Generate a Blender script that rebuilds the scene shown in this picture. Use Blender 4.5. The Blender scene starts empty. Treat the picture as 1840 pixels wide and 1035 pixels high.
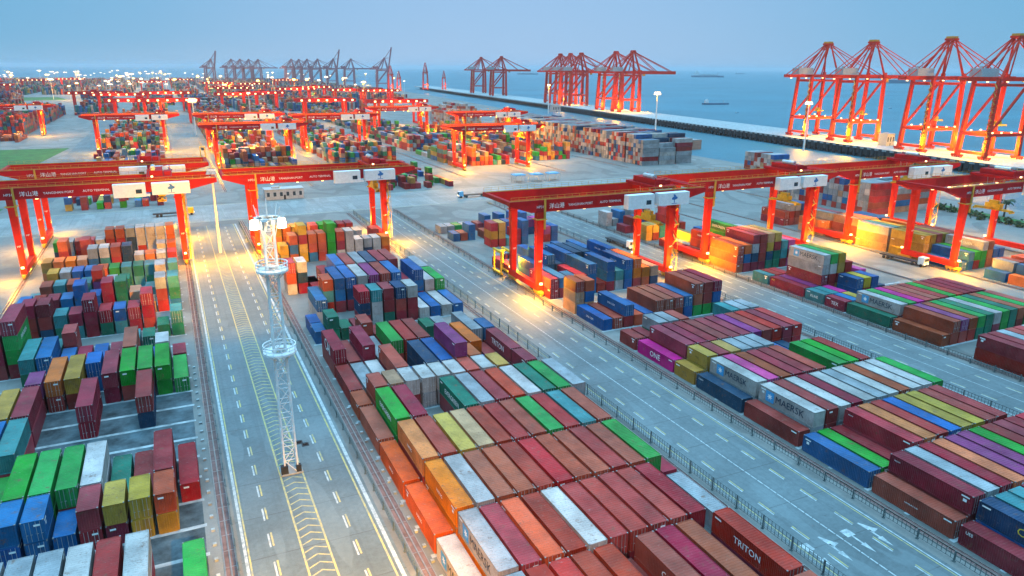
import bpy, bmesh, math, random
import numpy as np
from mathutils import Vector, Matrix
from mathutils.bvhtree import BVHTree
random.seed(7)
sc = bpy.context.scene
COL = sc.collection
R = math.radians

# ------------------------------------------------------------------ camera
CAM_H = 58.0
FOC, PITCH, YAW, ROLL = 1296.17, 0.29623953, 0.43959772, -0.00638786
_F = Vector((math.sin(YAW)*math.cos(PITCH), math.cos(YAW)*math.cos(PITCH), -math.sin(PITCH)))
_R = Vector((math.cos(YAW), -math.sin(YAW), 0)); _D = _F.cross(_R)
_R2 = _R*math.cos(ROLL)+_D*math.sin(ROLL); _D2 = _D*math.cos(ROLL)-_R*math.sin(ROLL)
cam = bpy.data.cameras.new('camera'); camo = bpy.data.objects.new('camera', cam); COL.objects.link(camo)
cam.sensor_width = 36.0; cam.lens = FOC/1840*36.0; cam.clip_start = 1.0; cam.clip_end = 60000
M3 = Matrix((_R2, -_D2, -_F)).transposed().to_4x4(); M3.translation = Vector((0, 0, CAM_H))
camo.matrix_world = M3; sc.camera = camo

# ------------------------------------------------------------------ node helpers / materials
def new_mat(name):
    m = bpy.data.materials.new(name); m.use_nodes = True
    nt = m.node_tree; b = nt.nodes['Principled BSDF']
    return m, nt, b
def N(nt, t, **kw):
    n = nt.nodes.new(t)
    for k, v in kw.items():
        if k in n.inputs: n.inputs[k].default_value = v
        else: setattr(n, k, v)
    return n
def mixc(nt, fac, a, b, blend='MIX'):
    n = nt.nodes.new('ShaderNodeMix'); n.data_type = 'RGBA'; n.blend_type = blend
    for sock, v in ((n.inputs[0], fac), (n.inputs[6], a), (n.inputs[7], b)):
        if hasattr(v, 'is_linked'): nt.links.new(v, sock)
        elif isinstance(v, (int, float)): sock.default_value = v
        else: sock.default_value = (*v[:3], 1)
    return n.outputs[2]
def ramp(nt, src, stops):
    n = nt.nodes.new('ShaderNodeValToRGB'); e = n.color_ramp.elements
    while len(e) > 1: e.remove(e[-1])
    e[0].position = stops[0][0]; e[0].color = (*[stops[0][1]]*3, 1)
    for p, v in stops[1:]:
        x = e.new(p); x.color = (v, v, v, 1)
    nt.links.new(src, n.inputs[0]); return n.outputs[0]
def noise(nt, vec, scale, detail=4, rough=.6):
    n = N(nt, 'ShaderNodeTexNoise', Scale=scale, Detail=detail, Roughness=rough)
    nt.links.new(vec, n.inputs['Vector']); return n.outputs['Fac']
def objcoord(nt, rnd=True, scale=(1, 1, 1)):
    tc = nt.nodes.new('ShaderNodeTexCoord'); mp = nt.nodes.new('ShaderNodeMapping')
    nt.links.new(tc.outputs['Object'], mp.inputs[0]); mp.inputs['Scale'].default_value = scale
    if rnd:
        oi = nt.nodes.new('ShaderNodeObjectInfo'); ml = N(nt, 'ShaderNodeMath', operation='MULTIPLY'); ml.inputs[1].default_value = 300
        nt.links.new(oi.outputs['Random'], ml.inputs[0]); cb = nt.nodes.new('ShaderNodeCombineXYZ')
        for i in range(3): nt.links.new(ml.outputs[0], cb.inputs[i])
        nt.links.new(cb.outputs[0], mp.inputs['Location'])
    return mp.outputs[0]
def plain(name, col, rough=.5, metal=0.0, var=.25, scale=1.2, emit=None, estr=0, spec=.35):
    m, nt, b = new_mat(name); b.inputs['Specular IOR Level'].default_value = spec
    v = objcoord(nt)
    f = ramp(nt, noise(nt, v, scale), [(.3, 1-var), (.7, 1+var*.4)])
    nt.links.new(mixc(nt, 1.0, col, f, 'MULTIPLY'), b.inputs['Base Color'])
    b.inputs['Roughness'].default_value = rough; b.inputs['Metallic'].default_value = metal
    if emit:
        b.inputs['Emission Color'].default_value = (*emit, 1); b.inputs['Emission Strength'].default_value = estr
    return m
def paint_mat(name, source):
    """container paint: colour from the object (or the face), faded and dusty, rust streaks and patches"""
    m, nt, b = new_mat(name)
    if source == 'object':
        oi = nt.nodes.new('ShaderNodeObjectInfo'); base = oi.outputs['Color']
    else:
        at = nt.nodes.new('ShaderNodeAttribute'); at.attribute_name = 'paint'; base = at.outputs['Color']
    v = objcoord(nt); vs = objcoord(nt, scale=(1, 1, .18))
    dirt = ramp(nt, noise(nt, v, .45, 6, .65), [(.35, 0), (.75, 1)])
    c = mixc(nt, mathn(nt, dirt, .10), base, (.30, .27, .24))
    fade = ramp(nt, noise(nt, v, .22, 4, .6), [(.35, .66), (.65, 1.15)])
    c = mixc(nt, 1.0, c, fade, 'MULTIPLY')
    streak = ramp(nt, noise(nt, vs, 2.6, 5, .7), [(.54, 0), (.78, 1)])
    c = mixc(nt, mathn(nt, streak, .5), c, (.11, .05, .03))
    rust = ramp(nt, noise(nt, v, .9, 8, .72), [(.585, 0), (.67, 1)])
    c = mixc(nt, mathn(nt, rust, .7), c, (.17, .075, .04))
    scuff = ramp(nt, noise(nt, v, 2.1, 8, .75), [(.60, 0), (.70, 1)])
    c = mixc(nt, mathn(nt, scuff, .32), c, (.45, .43, .40))
    fine = ramp(nt, noise(nt, v, 9, 3, .6), [(.3, .82), (.7, 1.08)])
    c = mixc(nt, 1.0, c, fine, 'MULTIPLY')
    nt.links.new(c, b.inputs['Base Color'])
    b.inputs['Roughness'].default_value = .5; b.inputs['Specular IOR Level'].default_value = .22
    return m
def mathn(nt, a, k, op='MULTIPLY'):
    n = N(nt, 'ShaderNodeMath', operation=op); nt.links.new(a, n.inputs[0])
    if hasattr(k, 'is_linked'): nt.links.new(k, n.inputs[1])
    else: n.inputs[1].default_value = k
    return n.outputs[0]

MT = {}
MT['paint'] = paint_mat('container_paint', 'object')
MT['paintface'] = paint_mat('stacked_container_paint', 'face')
MT['steel'] = plain('galvanised_steel', (.55, .56, .56), .45, .6)
MT['white'] = plain('white_paint', (.78, .78, .77), .5, var=.12)
MT['red'] = plain('crane_red_paint', (.45, .008, .009), .6, var=.18, scale=.5, spec=.15)
MT['deepred'] = plain('quay_crane_red_paint', (.62, .036, .012), .6, var=.18, scale=.3, spec=.15)
MT['yellow'] = plain('yellow_paint', (.80, .46, .02), .5)
MT['legred'] = plain('crane_leg_red_paint', (.66, .020, .008), .6, var=.2, scale=.5, spec=.15)  # crane red turned brighter and more orange: warm lamp light put into the colour
MT['stair'] = plain('stair_paint', (.60, .32, .04), .55)
MT['dark'] = plain('dark_rubber', (.03, .03, .032), .7)
MT['glass'] = plain('dark_glass', (.03, .05, .07), .1, var=.05)
MT['letter_white'] = plain('white_lettering', (.85, .85, .83), .5, var=.1)
MT['letter_dark'] = plain('dark_lettering', (.02, .04, .07), .5, var=.1)
MT['letter_yellow'] = plain('yellow_lettering', (.75, .55, .05), .5, var=.1)
MT['letter_brown'] = plain('brown_lettering', (.20, .13, .03), .5, var=.1)
MT['emblem_blue'] = plain('blue_emblem', (.05, .32, .60), .5, var=.1)
MT['emblem_navy'] = plain('navy_emblem', (.02, .16, .42), .5, var=.1)
MT['mast'] = plain('mast_white', (.80, .79, .77), .5, var=.15)
MT['lamp'] = plain('lamp_lens', (.9, .8, .6), .4, var=0, emit=(1, .60, .22), estr=4.0)
MT['lamp_near'] = plain('bright_lamp_lens', (.9, .8, .6), .4, var=0, emit=(1, .80, .46), estr=12)
MT['lamp_far'] = plain('distant_lamp_lens', (.9, .8, .6), .4, var=0, emit=(1, .66, .34), estr=2.6)
MT['hull'] = plain('ship_hull', (.08, .15, .23), .5)
MT['shipwhite'] = plain('ship_white', (.74, .75, .74), .5)
MT['farcrane'] = plain('blue_grey_crane_paint', (.27, .13, .18), .6)  # distance haze mixed into the colour of the horizon cranes
MT['concrete_wall'] = plain('weathered_concrete', (.30, .30, .29), .8, var=.35, scale=.3)
MT['roofgrey'] = plain('grey_roof', (.40, .42, .43), .7)
MT['bark'] = plain('palm_bark', (.10, .07, .05), .9)
MT['leaf'] = plain('palm_leaf', (.035, .075, .03), .7, var=.4)
MT['bluecanopy'] = plain('blue_canopy', (.16, .46, .72), .5)

def ground_mat():
    m, nt, b = new_mat('yard_concrete'); v = objcoord(nt, False)
    big = ramp(nt, noise(nt, v, .018, 6, .6), [(.3, .72), (.7, 1.12)])
    mid = ramp(nt, noise(nt, v, .35, 6, .7), [(.3, .82), (.75, 1.1)])
    fine = ramp(nt, noise(nt, v, 4, 3, .6), [(.3, .9), (.7, 1.06)])
    c = mixc(nt, 1.0, (.200, .198, .182), big, 'MULTIPLY'); c = mixc(nt, 1.0, c, mid, 'MULTIPLY'); c = mixc(nt, 1.0, c, fine, 'MULTIPLY')
    pt = ramp(nt, noise(nt, objcoord(nt, False, (.06, .035, 1)), 1.0, 1, .3), [(.50, 1), (.515, .80), (.60, .80), (.61, 1.1)])
    c = mixc(nt, 1.0, c, pt, 'MULTIPLY')
    st_ = ramp(nt, noise(nt, v, .12, 8, .7), [(.56, 0), (.70, 1)])
    c = mixc(nt, mathn(nt, st_, .5), c, (.075, .078, .075))
    vs = objcoord(nt, False, (.9, .02, 1))
    oil = ramp(nt, noise(nt, vs, 1.0, 4, .6), [(.55, 0), (.8, 1)])
    c = mixc(nt, mathn(nt, oil, .3), c, (.10, .105, .11))
    nt.links.new(c, b.inputs['Base Color']); b.inputs['Roughness'].default_value = .8
    return m
def asphalt_mat(name, col):
    m, nt, b = new_mat(name); v = objcoord(nt, False)
    a1 = ramp(nt, noise(nt, v, .05, 6, .65), [(.3, .62), (.7, 1.2)])
    fine = ramp(nt, noise(nt, v, 1.4, 8, .75), [(.3, .76), (.7, 1.18)])
    c = mixc(nt, 1.0, col, a1, 'MULTIPLY'); c = mixc(nt, 1.0, c, fine, 'MULTIPLY')
    vs = objcoord(nt, False, (1.1, .012, 1))
    tyre = ramp(nt, noise(nt, vs, 1.0, 3, .6), [(.5, 0), (.75, 1)])
    c = mixc(nt, mathn(nt, tyre, .5), c, (col[0]*.5, col[1]*.5, col[2]*.5))
    vj = objcoord(nt, False, (.0, 1, 0))
    sep = N(nt, 'ShaderNodeSeparateXYZ'); tc = nt.nodes.new('ShaderNodeTexCoord'); nt.links.new(tc.outputs['Object'], sep.inputs[0])
    fr = mathn(nt, mathn(nt, sep.outputs[1], 1/9.0), 1.0, 'FRACT'); joint = mathn(nt, fr, .018, 'LESS_THAN')
    c = mixc(nt, mathn(nt, joint, .55), c, (.05, .05, .05))
    patch = ramp(nt, noise(nt, objcoord(nt, False, (.25, .05, 1)), 1.0, 2, .3), [(.60, 0), (.615, 1)])
    c = mixc(nt, mathn(nt, patch, .25), c, (col[0]*1.5, col[1]*1.5, col[2]*1.5))
    stain = ramp(nt, noise(nt, v, .5, 7, .7), [(.64, 0), (.72, 1)])
    c = mixc(nt, mathn(nt, stain, .6), c, (.05, .055, .06))
    nt.links.new(c, b.inputs['Base Color']); b.inputs['Roughness'].default_value = .72
    return m
def water_mat():
    m, nt, b = new_mat('sea_water'); v = objcoord(nt, False)
    big = ramp(nt, noise(nt, v, .004, 4, .6), [(.3, .75), (.7, 1.25)])
    nt.links.new(mixc(nt, 1.0, (.025, .135, .18), big, 'MULTIPLY'), b.inputs['Base Color'])
    b.inputs['Roughness'].default_value = .45; b.inputs['Specular IOR Level'].default_value = .3
    bp = N(nt, 'ShaderNodeBump', Strength=.8, Distance=1.6); nt.links.new(noise(nt, objcoord(nt, False, (1, 1.8, 1)), .09, 6, .7), bp.inputs['Height'])
    nt.links.new(bp.outputs[0], b.inputs['Normal'])
    return m
def grass_mat():
    m, nt, b = new_mat('grass_cover'); v = objcoord(nt, False)
    f = ramp(nt, noise(nt, v, .15, 7, .7), [(.3, .5), (.7, 1.4)])
    nt.links.new(mixc(nt, 1.0, (.025, .12, .02), f, 'MULTIPLY'), b.inputs['Base Color']); b.inputs['Roughness'].default_value = .9
    return m
MT['ground'] = ground_mat(); MT['road'] = asphalt_mat('grey_road', (.120, .148, .152)); MT['lane'] = asphalt_mat('centre_lane', (.235, .245, .235))
MT['water'] = water_mat(); MT['grass'] = grass_mat()
def worn(name, col):
    m, nt, b = new_mat(name); v = objcoord(nt, False)
    f = ramp(nt, noise(nt, v, 1.1, 9, .8), [(.38, .12), (.60, .85)])
    nt.links.new(mixc(nt, f, (.15, .18, .185), col), b.inputs['Base Color']); b.inputs['Roughness'].default_value = .75
    return m
MT['linewhite'] = worn('worn_white_marking', (.52, .55, .54)); MT['lineyellow'] = worn('worn_yellow_marking', (.56, .43, .09))
MT['railbrown'] = plain('rusty_rail_bed', (.17, .10, .09), .85, var=.45, scale=.8)
MT['railsteel'] = plain('rail_steel', (.30, .27, .25), .4, .7)
MT['slab'] = plain('pale_slab', (.36, .385, .385), .85, var=.55, scale=.6)
MT['casting'] = plain('corner_casting_steel', (.26, .25, .24), .6, .2)
MT['pad'] = plain('dark_stack_pad', (.075, .10, .11), .85, var=.8, scale=.35)
MT['fence'] = plain('fence_steel', (.10, .13, .13), .6)

# ------------------------------------------------------------------ mesh builder
class MB:
    def __init__(s): s.v = []; s.f = []; s.m = []; s.c = []
    def box(s, x0, x1, y0, y1, z0, z1, mi=0, col=None, bottom=True):
        n = len(s.v)
        s.v += [(x0,y0,z0),(x1,y0,z0),(x1,y1,z0),(x0,y1,z0),(x0,y0,z1),(x1,y0,z1),(x1,y1,z1),(x0,y1,z1)]
        fs = [(0,1,5,4),(1,2,6,5),(2,3,7,6),(3,0,4,7),(4,5,6,7)]
        if bottom: fs.append((3,2,1,0))
        for f in fs:
            s.f.append(tuple(n+i for i in f)); s.m.append(mi)
            if col is not None: s.c.append(col)
        return s
    def quad(s, a, b, c, d, mi=0):
        n = len(s.v); s.v += [tuple(a), tuple(b), tuple(c), tuple(d)]; s.f.append((n, n+1, n+2, n+3)); s.m.append(mi); return s
    def poly(s, pts, mi=0):
        n = len(s.v); s.v += [tuple(p) for p in pts]; s.f.append(tuple(range(n, n+len(pts)))); s.m.append(mi); return s
    def prism(s, pts, h0, h1, mi=0):
        """pts: list of (x,y) counter-clockwise, extruded in z"""
        n = len(s.v); k = len(pts)
        s.v += [(x, y, h0) for x, y in pts] + [(x, y, h1) for x, y in pts]
        s.f.append(tuple(n+k+i for i in range(k))); s.m.append(mi)
        s.f.append(tuple(n+k-1-i for i in range(k))); s.m.append(mi)
        for i in range(k):
            j = (i+1) % k; s.f.append((n+i, n+j, n+k+j, n+k+i)); s.m.append(mi)
        return s
    def bar(s, p, q, w, h=None, mi=0, w2=None):
        """square bar from p to q"""
        h = h or w; p = Vector(p); q = Vector(q); d = (q-p).normalized()
        up = Vector((0, 0, 1)) if abs(d.z) < .95 else Vector((0, 1, 0))
        a = d.cross(up).normalized(); b = a.cross(d).normalized(); n = len(s.v); k = (w2 or w)/w
        for P, t in ((p, 1), (q, k)):
            for sa, sb in ((-1,-1),(1,-1),(1,1),(-1,1)): s.v.append(tuple(P+a*(sa*w/2*t)+b*(sb*h/2*t)))
        for f in ((0,1,5,4),(1,2,6,5),(2,3,7,6),(3,0,4,7),(4,5,6,7),(3,2,1,0)):
            s.f.append(tuple(n+i for i in f)); s.m.append(mi)
        return s
    def tube(s, p, q, r0, r1=None, n=8, mi=0):
        r1 = r0 if r1 is None else r1; p = Vector(p); q = Vector(q); d = (q-p).normalized()
        up = Vector((0, 0, 1)) if abs(d.z) < .95 else Vector((0, 1, 0))
        a = d.cross(up).normalized(); b = a.cross(d).normalized(); k = len(s.v)
        for P, r in ((p, r0), (q, r1)):
            for i in range(n):
                t = 2*math.pi*i/n; s.v.append(tuple(P+a*(r*math.cos(t))+b*(r*math.sin(t))))
        for i in range(n):
            j = (i+1) % n; s.f.append((k+i, k+j, k+n+j, k+n+i)); s.m.append(mi)
        s.f.append(tuple(k+n+i for i in range(n))); s.m.append(mi); s.f.append(tuple(k+n-1-i for i in range(n))); s.m.append(mi)
        return s
    def ring(s, c, r, w, h, n=20, mi=0):
        k = len(s.v)
        for i in range(n):
            t = 2*math.pi*i/n
            for rr, zz in ((r-w, -h), (r, -h), (r, h), (r-w, h)): s.v.append((c[0]+rr*math.cos(t), c[1]+rr*math.sin(t), c[2]+zz))
        for i in range(n):
            j = (i+1) % n
            for q in range(4):
                e = (q+1) % 4; s.f.append((k+4*i+q, k+4*j+q, k+4*j+e, k+4*i+e)); s.m.append(mi)
        return s
    def mesh(s, name, mats):
        me = bpy.data.meshes.new(name); me.from_pydata(s.v, [], s.f); 
        for m in mats: me.materials.append(m)
        if len(mats) > 1: me.polygons.foreach_set('material_index', s.m)
        if s.c:
            at = me.color_attributes.new('paint', 'FLOAT_COLOR', 'CORNER'); arr = []
            for f, c in zip(s.f, s.c): arr += [c[0], c[1], c[2], 1.0]*len(f)
            at.data.foreach_set('color', arr)
        me.update(); return me
def link(name, me, parent=None, loc=None, rot=None):
    o = bpy.data.objects.new(name, me); COL.objects.link(o)
    if parent: o.parent = parent
    if loc: o.location = loc
    if rot: o.rotation_euler = rot
    return o
def obj(name, mb, mats, parent=None, **kw):
    if not isinstance(mats, (list, tuple)): mats = [mats]
    return link(name, mb.mesh(name, [MT[m] if isinstance(m, str) else m for m in mats]), parent, **kw)
def tag(o, label=None, cat=None, group=None, kind=None):
    if label: o['label'] = label
    if cat: o['category'] = cat
    if group: o['group'] = group
    if kind: o['kind'] = kind
    return o
def empty(name, loc, rz=0):
    o = bpy.data.objects.new(name, None); COL.objects.link(o); o.location = loc; o.rotation_euler = (0, 0, rz); o.empty_display_size = .5
    return o
def copy_tree(o, parent=None, color=None):
    c = o.copy(); COL.objects.link(c)
    if parent: c.parent = parent
    if color: c.color = color
    for ch in KIDS.get(o.name, ()) or o.children: copy_tree(ch, c, color)
    return c
KIDS = {}
_tm = {}
def text_mesh(s, mat):
    if (s, mat) not in _tm:
        cu = bpy.data.curves.new('lettering', 'FONT'); cu.body = s; cu.align_x = 'CENTER'; cu.align_y = 'CENTER'; cu.size = 1.0; cu.extrude = .004; cu.resolution_u = 2
        o = bpy.data.objects.new('lettering', cu); COL.objects.link(o)
        me = bpy.data.meshes.new_from_object(o.evaluated_get(bpy.context.evaluated_depsgraph_get()))
        bpy.data.objects.remove(o); bpy.data.curves.remove(cu)
        me.materials.clear(); me.materials.append(MT[mat]); _tm[(s, mat)] = me
        xs = [v.co.x for v in me.vertices]; ys = [v.co.y for v in me.vertices]
        _tm[(s, mat, 'd')] = (max(xs)-min(xs), max(ys)-min(ys))
    return _tm[(s, mat)]
ROTS = {'left': Matrix(((0,0,-1),(-1,0,0),(0,1,0))), 'right': Matrix(((0,0,1),(1,0,0),(0,1,0))), 'front': Matrix(((1,0,0),(0,0,-1),(0,1,0)))}
def lettering(s, mat, parent, side, loc, width, name='lettering'):
    me = text_mesh(s, mat); w, h = _tm[(s, mat, 'd')]
    o = bpy.data.objects.new(name, me); COL.objects.link(o); o.parent = parent
    k = width/max(w, 1e-3)
    o.matrix_local = Matrix.Translation(loc) @ ROTS[side].to_4x4() @ Matrix.Diagonal((k, k, 1, 1))
    return o
HAZE_D, SKY_S, SUN_S, EXPO, LK = 0.00006, .12, .4, 0.33, 3.0
# ------------------------------------------------------------------ the setting
ST = 'structure'
SEA = -8.0
sea = MB().quad((-27000, -900, SEA), (27000, -900, SEA), (27000, 41000, SEA), (-27000, 41000, SEA))
tag(obj('sea', sea, 'water'), 'calm blue-grey sea beyond the quay', kind=ST)
land_pts = [(-9000, -400), (332, -400), (332, 498), (414, 500), (440, 865), (520, 1500), (600, 2400), (640, 3400), (300, 4300), (-9000, 5200)]
land = MB().prism(land_pts, SEA-1, 0)
tag(obj('ground', land, 'ground'), 'pale concrete ground of the container yard', kind=ST)
def strip(name, x0, x1, y0, y1, z, mat, label, n=1):
    b = MB()
    b.quad((x0, y0, z), (x1, y0, z), (x1, y1, z), (x0, y1, z))
    return tag(obj(name, b, mat), label, kind=ST)
YE = 292
strip('left_road', 2.0, 20.0, -60, YE, .004, 'road', 'grey truck road with chevron median left of the middle block')
strip('middle_road', 65.6, 80.6, -60, YE, .004, 'road', 'grey truck road right of the middle block')
strip('right_road', 128.6, 144.2, -60, YE, .004, 'road', 'grey truck road right of the right block')
strip('cross_road', -200, 330, 300, 338, .004, 'lane', 'broad cross road behind the near container blocks')
for nm, xs in (('left', (2.4, 25.5)), ('mid', (68.5, 88)), ('right', (131.5, 154)), ('far', (-64, -46))):
    strip('far_road', xs[0]+.5, xs[1]-3.5, 372, 1000, .004, 'road', 'road running on between the distant container blocks')
# quay road along the land edge, lit pale
b = MB(); b.poly([(398, 505, .006), (413, 502, .006), (439, 865, .006), (424, 868, .006)]); tag(obj('quay_road', b, 'slab'), 'pale quay road along the basin', kind=ST)
# verge strips by the rails, pale slabs beside the rails
def markings():
    w = MB(); y = MB(); z = .010
    def ln(b, x0, x1, y0, y1): b.quad((x0, y0, z), (x1, y0, z), (x1, y1, z), (x0, y1, z))
    # left road
    for x in (2.55,): ln(w, x-.18, x+.18, -40, YE)
    for x in (2.95,): ln(y, x-.1, x+.1, -40, YE)
    ln(y, 18.5, 18.75, -40, YE); ln(w, 19.1, 19.6, -40, YE)
    ln(y, 9.0, 9.25, -40, YE); ln(y, 12.15, 12.4, -40, YE)
    yy = 20.0
    while yy < 284:
        if not (98.7 < yy < 102.5):
            for s in (-1, 1):
                a = 10.7; e = 10.7+s*1.38
                y.quad((a, yy+.95, z), (a, yy+.70, z), (e, yy-.05, z), (e, yy+.2, z)) if s > 0 else y.quad((e, yy+.2, z), (e, yy-.05, z), (a, yy+.70, z), (a, yy+.95, z))
        yy += 1.62
    yy = 40.2
    while yy < 285:
        for x in (5.75, 15.45):
            ln(w, x-.24, x-.02, yy, yy+3.0); ln(y, x+.14, x+.36, yy+.15, yy+3.15)
        yy += 6.1
    # middle road
    ln(w, 65.9, 66.1, -40, YE); ln(y, 66.35, 66.5, -40, YE); ln(y, 79.45, 79.6, -40, YE); ln(w, 79.85, 80.05, -40, YE)
    yy = 20.0
    while yy < YE-4:
        ln(w, 72.7, 72.9, yy, yy+1.15); yy += 1.3
    yy = 31.2
    while yy < 285:
        for x in (68.75, 76.65):
            ln(w, x-.22, x-.02, yy, yy+3.0); ln(y, x+.1, x+.28, yy+.15, yy+3.15)
        yy += 6.1
    # right road
    ln(w, 129.0, 129.15, 0, YE); ln(w, 143.2, 143.4, 0, YE); ln(w, 136.2, 136.35, 0, YE)
    yy = 41.0
    while yy < 285:
        for x in (132.4, 139.8):
            ln(w, x-.2, x, yy, yy+3.0); ln(y, x+.1, x+.25, yy, yy+3.0)
        yy += 6.1
    # arrows on the middle road: straight ones and left-turn ones, pairs per carriageway
    def arrow(x, turn):
        w.poly([(x-.42, 52.2, z), (x, 50.2, z), (x+.42, 52.2, z)]); ln(w, x-.14, x+.14, 52.2, 53.9)
        if turn: w.poly([(x-.14, 53.9, z), (x+.14, 53.2, z), (x+1.25, 53.55, z), (x+.75, 54.2, z), (x, 55.6, z), (x-.25, 55.6, z)])
        else: ln(w, x-.75, x+.65, 53.9, 55.3)
    for x, t in ((67.3, 0), (70.4, 1), (74.5, 0), (77.6, 1)): arrow(x, t)
    # cross road
    for yv in (306, 319, 332): 
        xx = -150
        while xx < 320: ln(w, xx, xx+4, yv-.12, yv+.12); xx += 9
    ln(y, -190, 325, 301.2, 301.5); ln(y, -190, 325, 336.6, 336.9)
    tag(obj('white_road_markings', w, 'linewhite'), 'worn white lane lines and arrows on the roads', kind=ST)
    tag(obj('yellow_road_markings', y, 'lineyellow'), 'worn yellow lines and chevrons on the roads', kind=ST)
markings()
# crane rails
RAILS = [-41.3, .75, 22.1, 63.6, 83.8, 126.6, 146.2, 190, 209.4, 253]
rb = MB(); rs = MB()
for x in RAILS:
    for y0, y1 in ((-40, 296), (372, 640)):
        rb.quad((x-.62, y0, .012), (x+.62, y0, .012), (x+.62, y1, .012), (x-.62, y1, .012))
        rs.box(x-.09, x+.09, y0, y1, .012, .16); rs.box(x-.75, x-.62, y0, y1, 0, .10); rs.box(x+.62, x+.75, y0, y1, 0, .10)
for x in RAILS:
    yj = 30
    while yj < 290: rs.box(x-.6, x+.6, yj-.06, yj+.06, .012, .05); yj += 3.4
tag(obj('crane_rail_bed', rb, 'railbrown'), 'rusty brown beds of the crane rails', kind=ST)
tag(obj('crane_rail', rs, 'railsteel'), 'steel crane rails with their kerbs', kind=ST)
# pale slab rows under the stacks of the left block and the others
sl = MB(); pd = MB()
for x0, x1, ys in ((-36, -1.4, 59.0), (23.4, 61.2, 60.0), (85.2, 121, 61.0), (147.6, 185, 61.0)):
    for k in range(-5, 36):
        yc = ys+6.5*k-.25
        if x0 < 0 and k < 14: pd.quad((x0+.3, yc+.36, .012), (x1-.3, yc+.36, .012), (x1-.3, yc+6.1, .012), (x0+.3, yc+6.1, .012))
        if (x0 < 0 and yc < 300) or k < 16: sl.quad((x0, yc-.35, .014), (x1, yc-.35, .014), (x1, yc+.35, .014), (x0, yc+.35, .014))
tag(obj('stack_pads', pd, 'pad'), 'dark mottled ground between the slab rows', kind=ST)
tag(obj('stack_slabs', sl, 'slab'), 'pale slab rows that carry the container stacks', kind=ST)
# white marker stones along the stacks by the rails
# grass and green strips
def sheet(name, pts, z, mat, label, kind=ST): 
    b = MB(); b.poly([(x, y, z) for x, y in pts]); return tag(obj(name, b, mat), label, kind=kind)
sheet('grass_field', [(-400, 475), (-78, 475), (-66, 620), (-400, 640)], .02, 'grass', 'green grass field left of the distant crane', 'stuff')
sheet('grass_verge', [(-300, 320), (-70, 320), (-66, 362), (-300, 372)], .02, 'grass', 'dark green verge at the left edge behind the red cranes', 'stuff')
sheet('grass_strip', [(292, 100), (302, 100), (316, 230), (306, 232)], .02, 'grass', 'narrow green strip beside the palm at the right', 'stuff')
sheet('far_grass', [(-900, 1350), (-150, 1500), (-180, 1640), (-950, 1560)], .02, 'grass', 'distant dull green field before the far terminal', 'stuff')

# quay pier on piles
pier = MB()
def xn(y): return 488+.125*(y-340)
def xf(y): return 548+.125*(y-340)
ys = [120, 2300]
pier.prism([(xn(120), 120), (xf(120), 120), (xf(2300), 2300), (xn(2300), 2300)], -1.6, 0)
po = obj('quay_pier', pier, 'slab'); tag(po, 'long pale quay pier carrying the red ship cranes', 'pier')
pl = MB(); y = 130
while y < 1100:
    for dx in (1.2, 12):
        pl.box(xn(y)+dx-.9, xn(y)+dx+.9, y-.9, y+.9, SEA-3, -1.6)
    y += 7.5
pl.quad((xn(120)+18, 120, SEA-2), (xn(2300)+18, 2300, SEA-2), (xn(2300)+18, 2300, -1.6), (xn(120)+18, 120, -1.6))
tag(obj('piles', pl, 'dark', po), kind='stuff')
fd = MB(); y = 125
while y < 1100:
    fd.box(xn(y)-.5, xn(y)-.02, y-1.4, y+1.4, -5.5, -.3); y += 7.5
tag(obj('fenders', fd, 'dark', po), kind='stuff')

# fences beside the roads
def fence(x, y0, y1, label, h=2.0, step=5.0, dark=True):
    t = empty('road_fence', (x, y0, 0)); tag(t, label, 'fence', 'fences along the truck roads')
    b = MB(); L = y1-y0
    for z in (.35, .9, 1.45, h-.05): b.bar((0, 0, z), (0, L, z), .05)
    q = 0.0
    while q < L: b.box(-.02, .02, q-.03, q+.03, .3, h-.05, 0); q += .62
    obj('fence_panel', b, 'fence', t)
    p = MB().box(-.07, .07, -.07, .07, 0, h).box(-.16, .16, -.16, .16, 0, .12); me = p.mesh('post', [MT['fence']])
    q = 0.0; n = 0
    while q <= L and n < 56: link('post', me, t, (0, q, 0)); q += step; n += 1
fence(1.55, 50, 290, 'low dark fence on the left edge of the chevron road', h=1.2)
fence(20.7, 40, 290, 'dark fence between chevron road and middle block rails', h=1.3)
fence(65.0, 30, 292, 'post fence on the left edge of the middle road', h=2.1)
fence(81.7, 30, 292, 'dark fence between middle road and right block rails', h=1.5)
fence(127.9, 50, 292, 'fence on the left edge of the right road', h=1.5)
fence(145.0, 50, 292, 'fence on the right edge of the right road', h=1.5)

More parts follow.
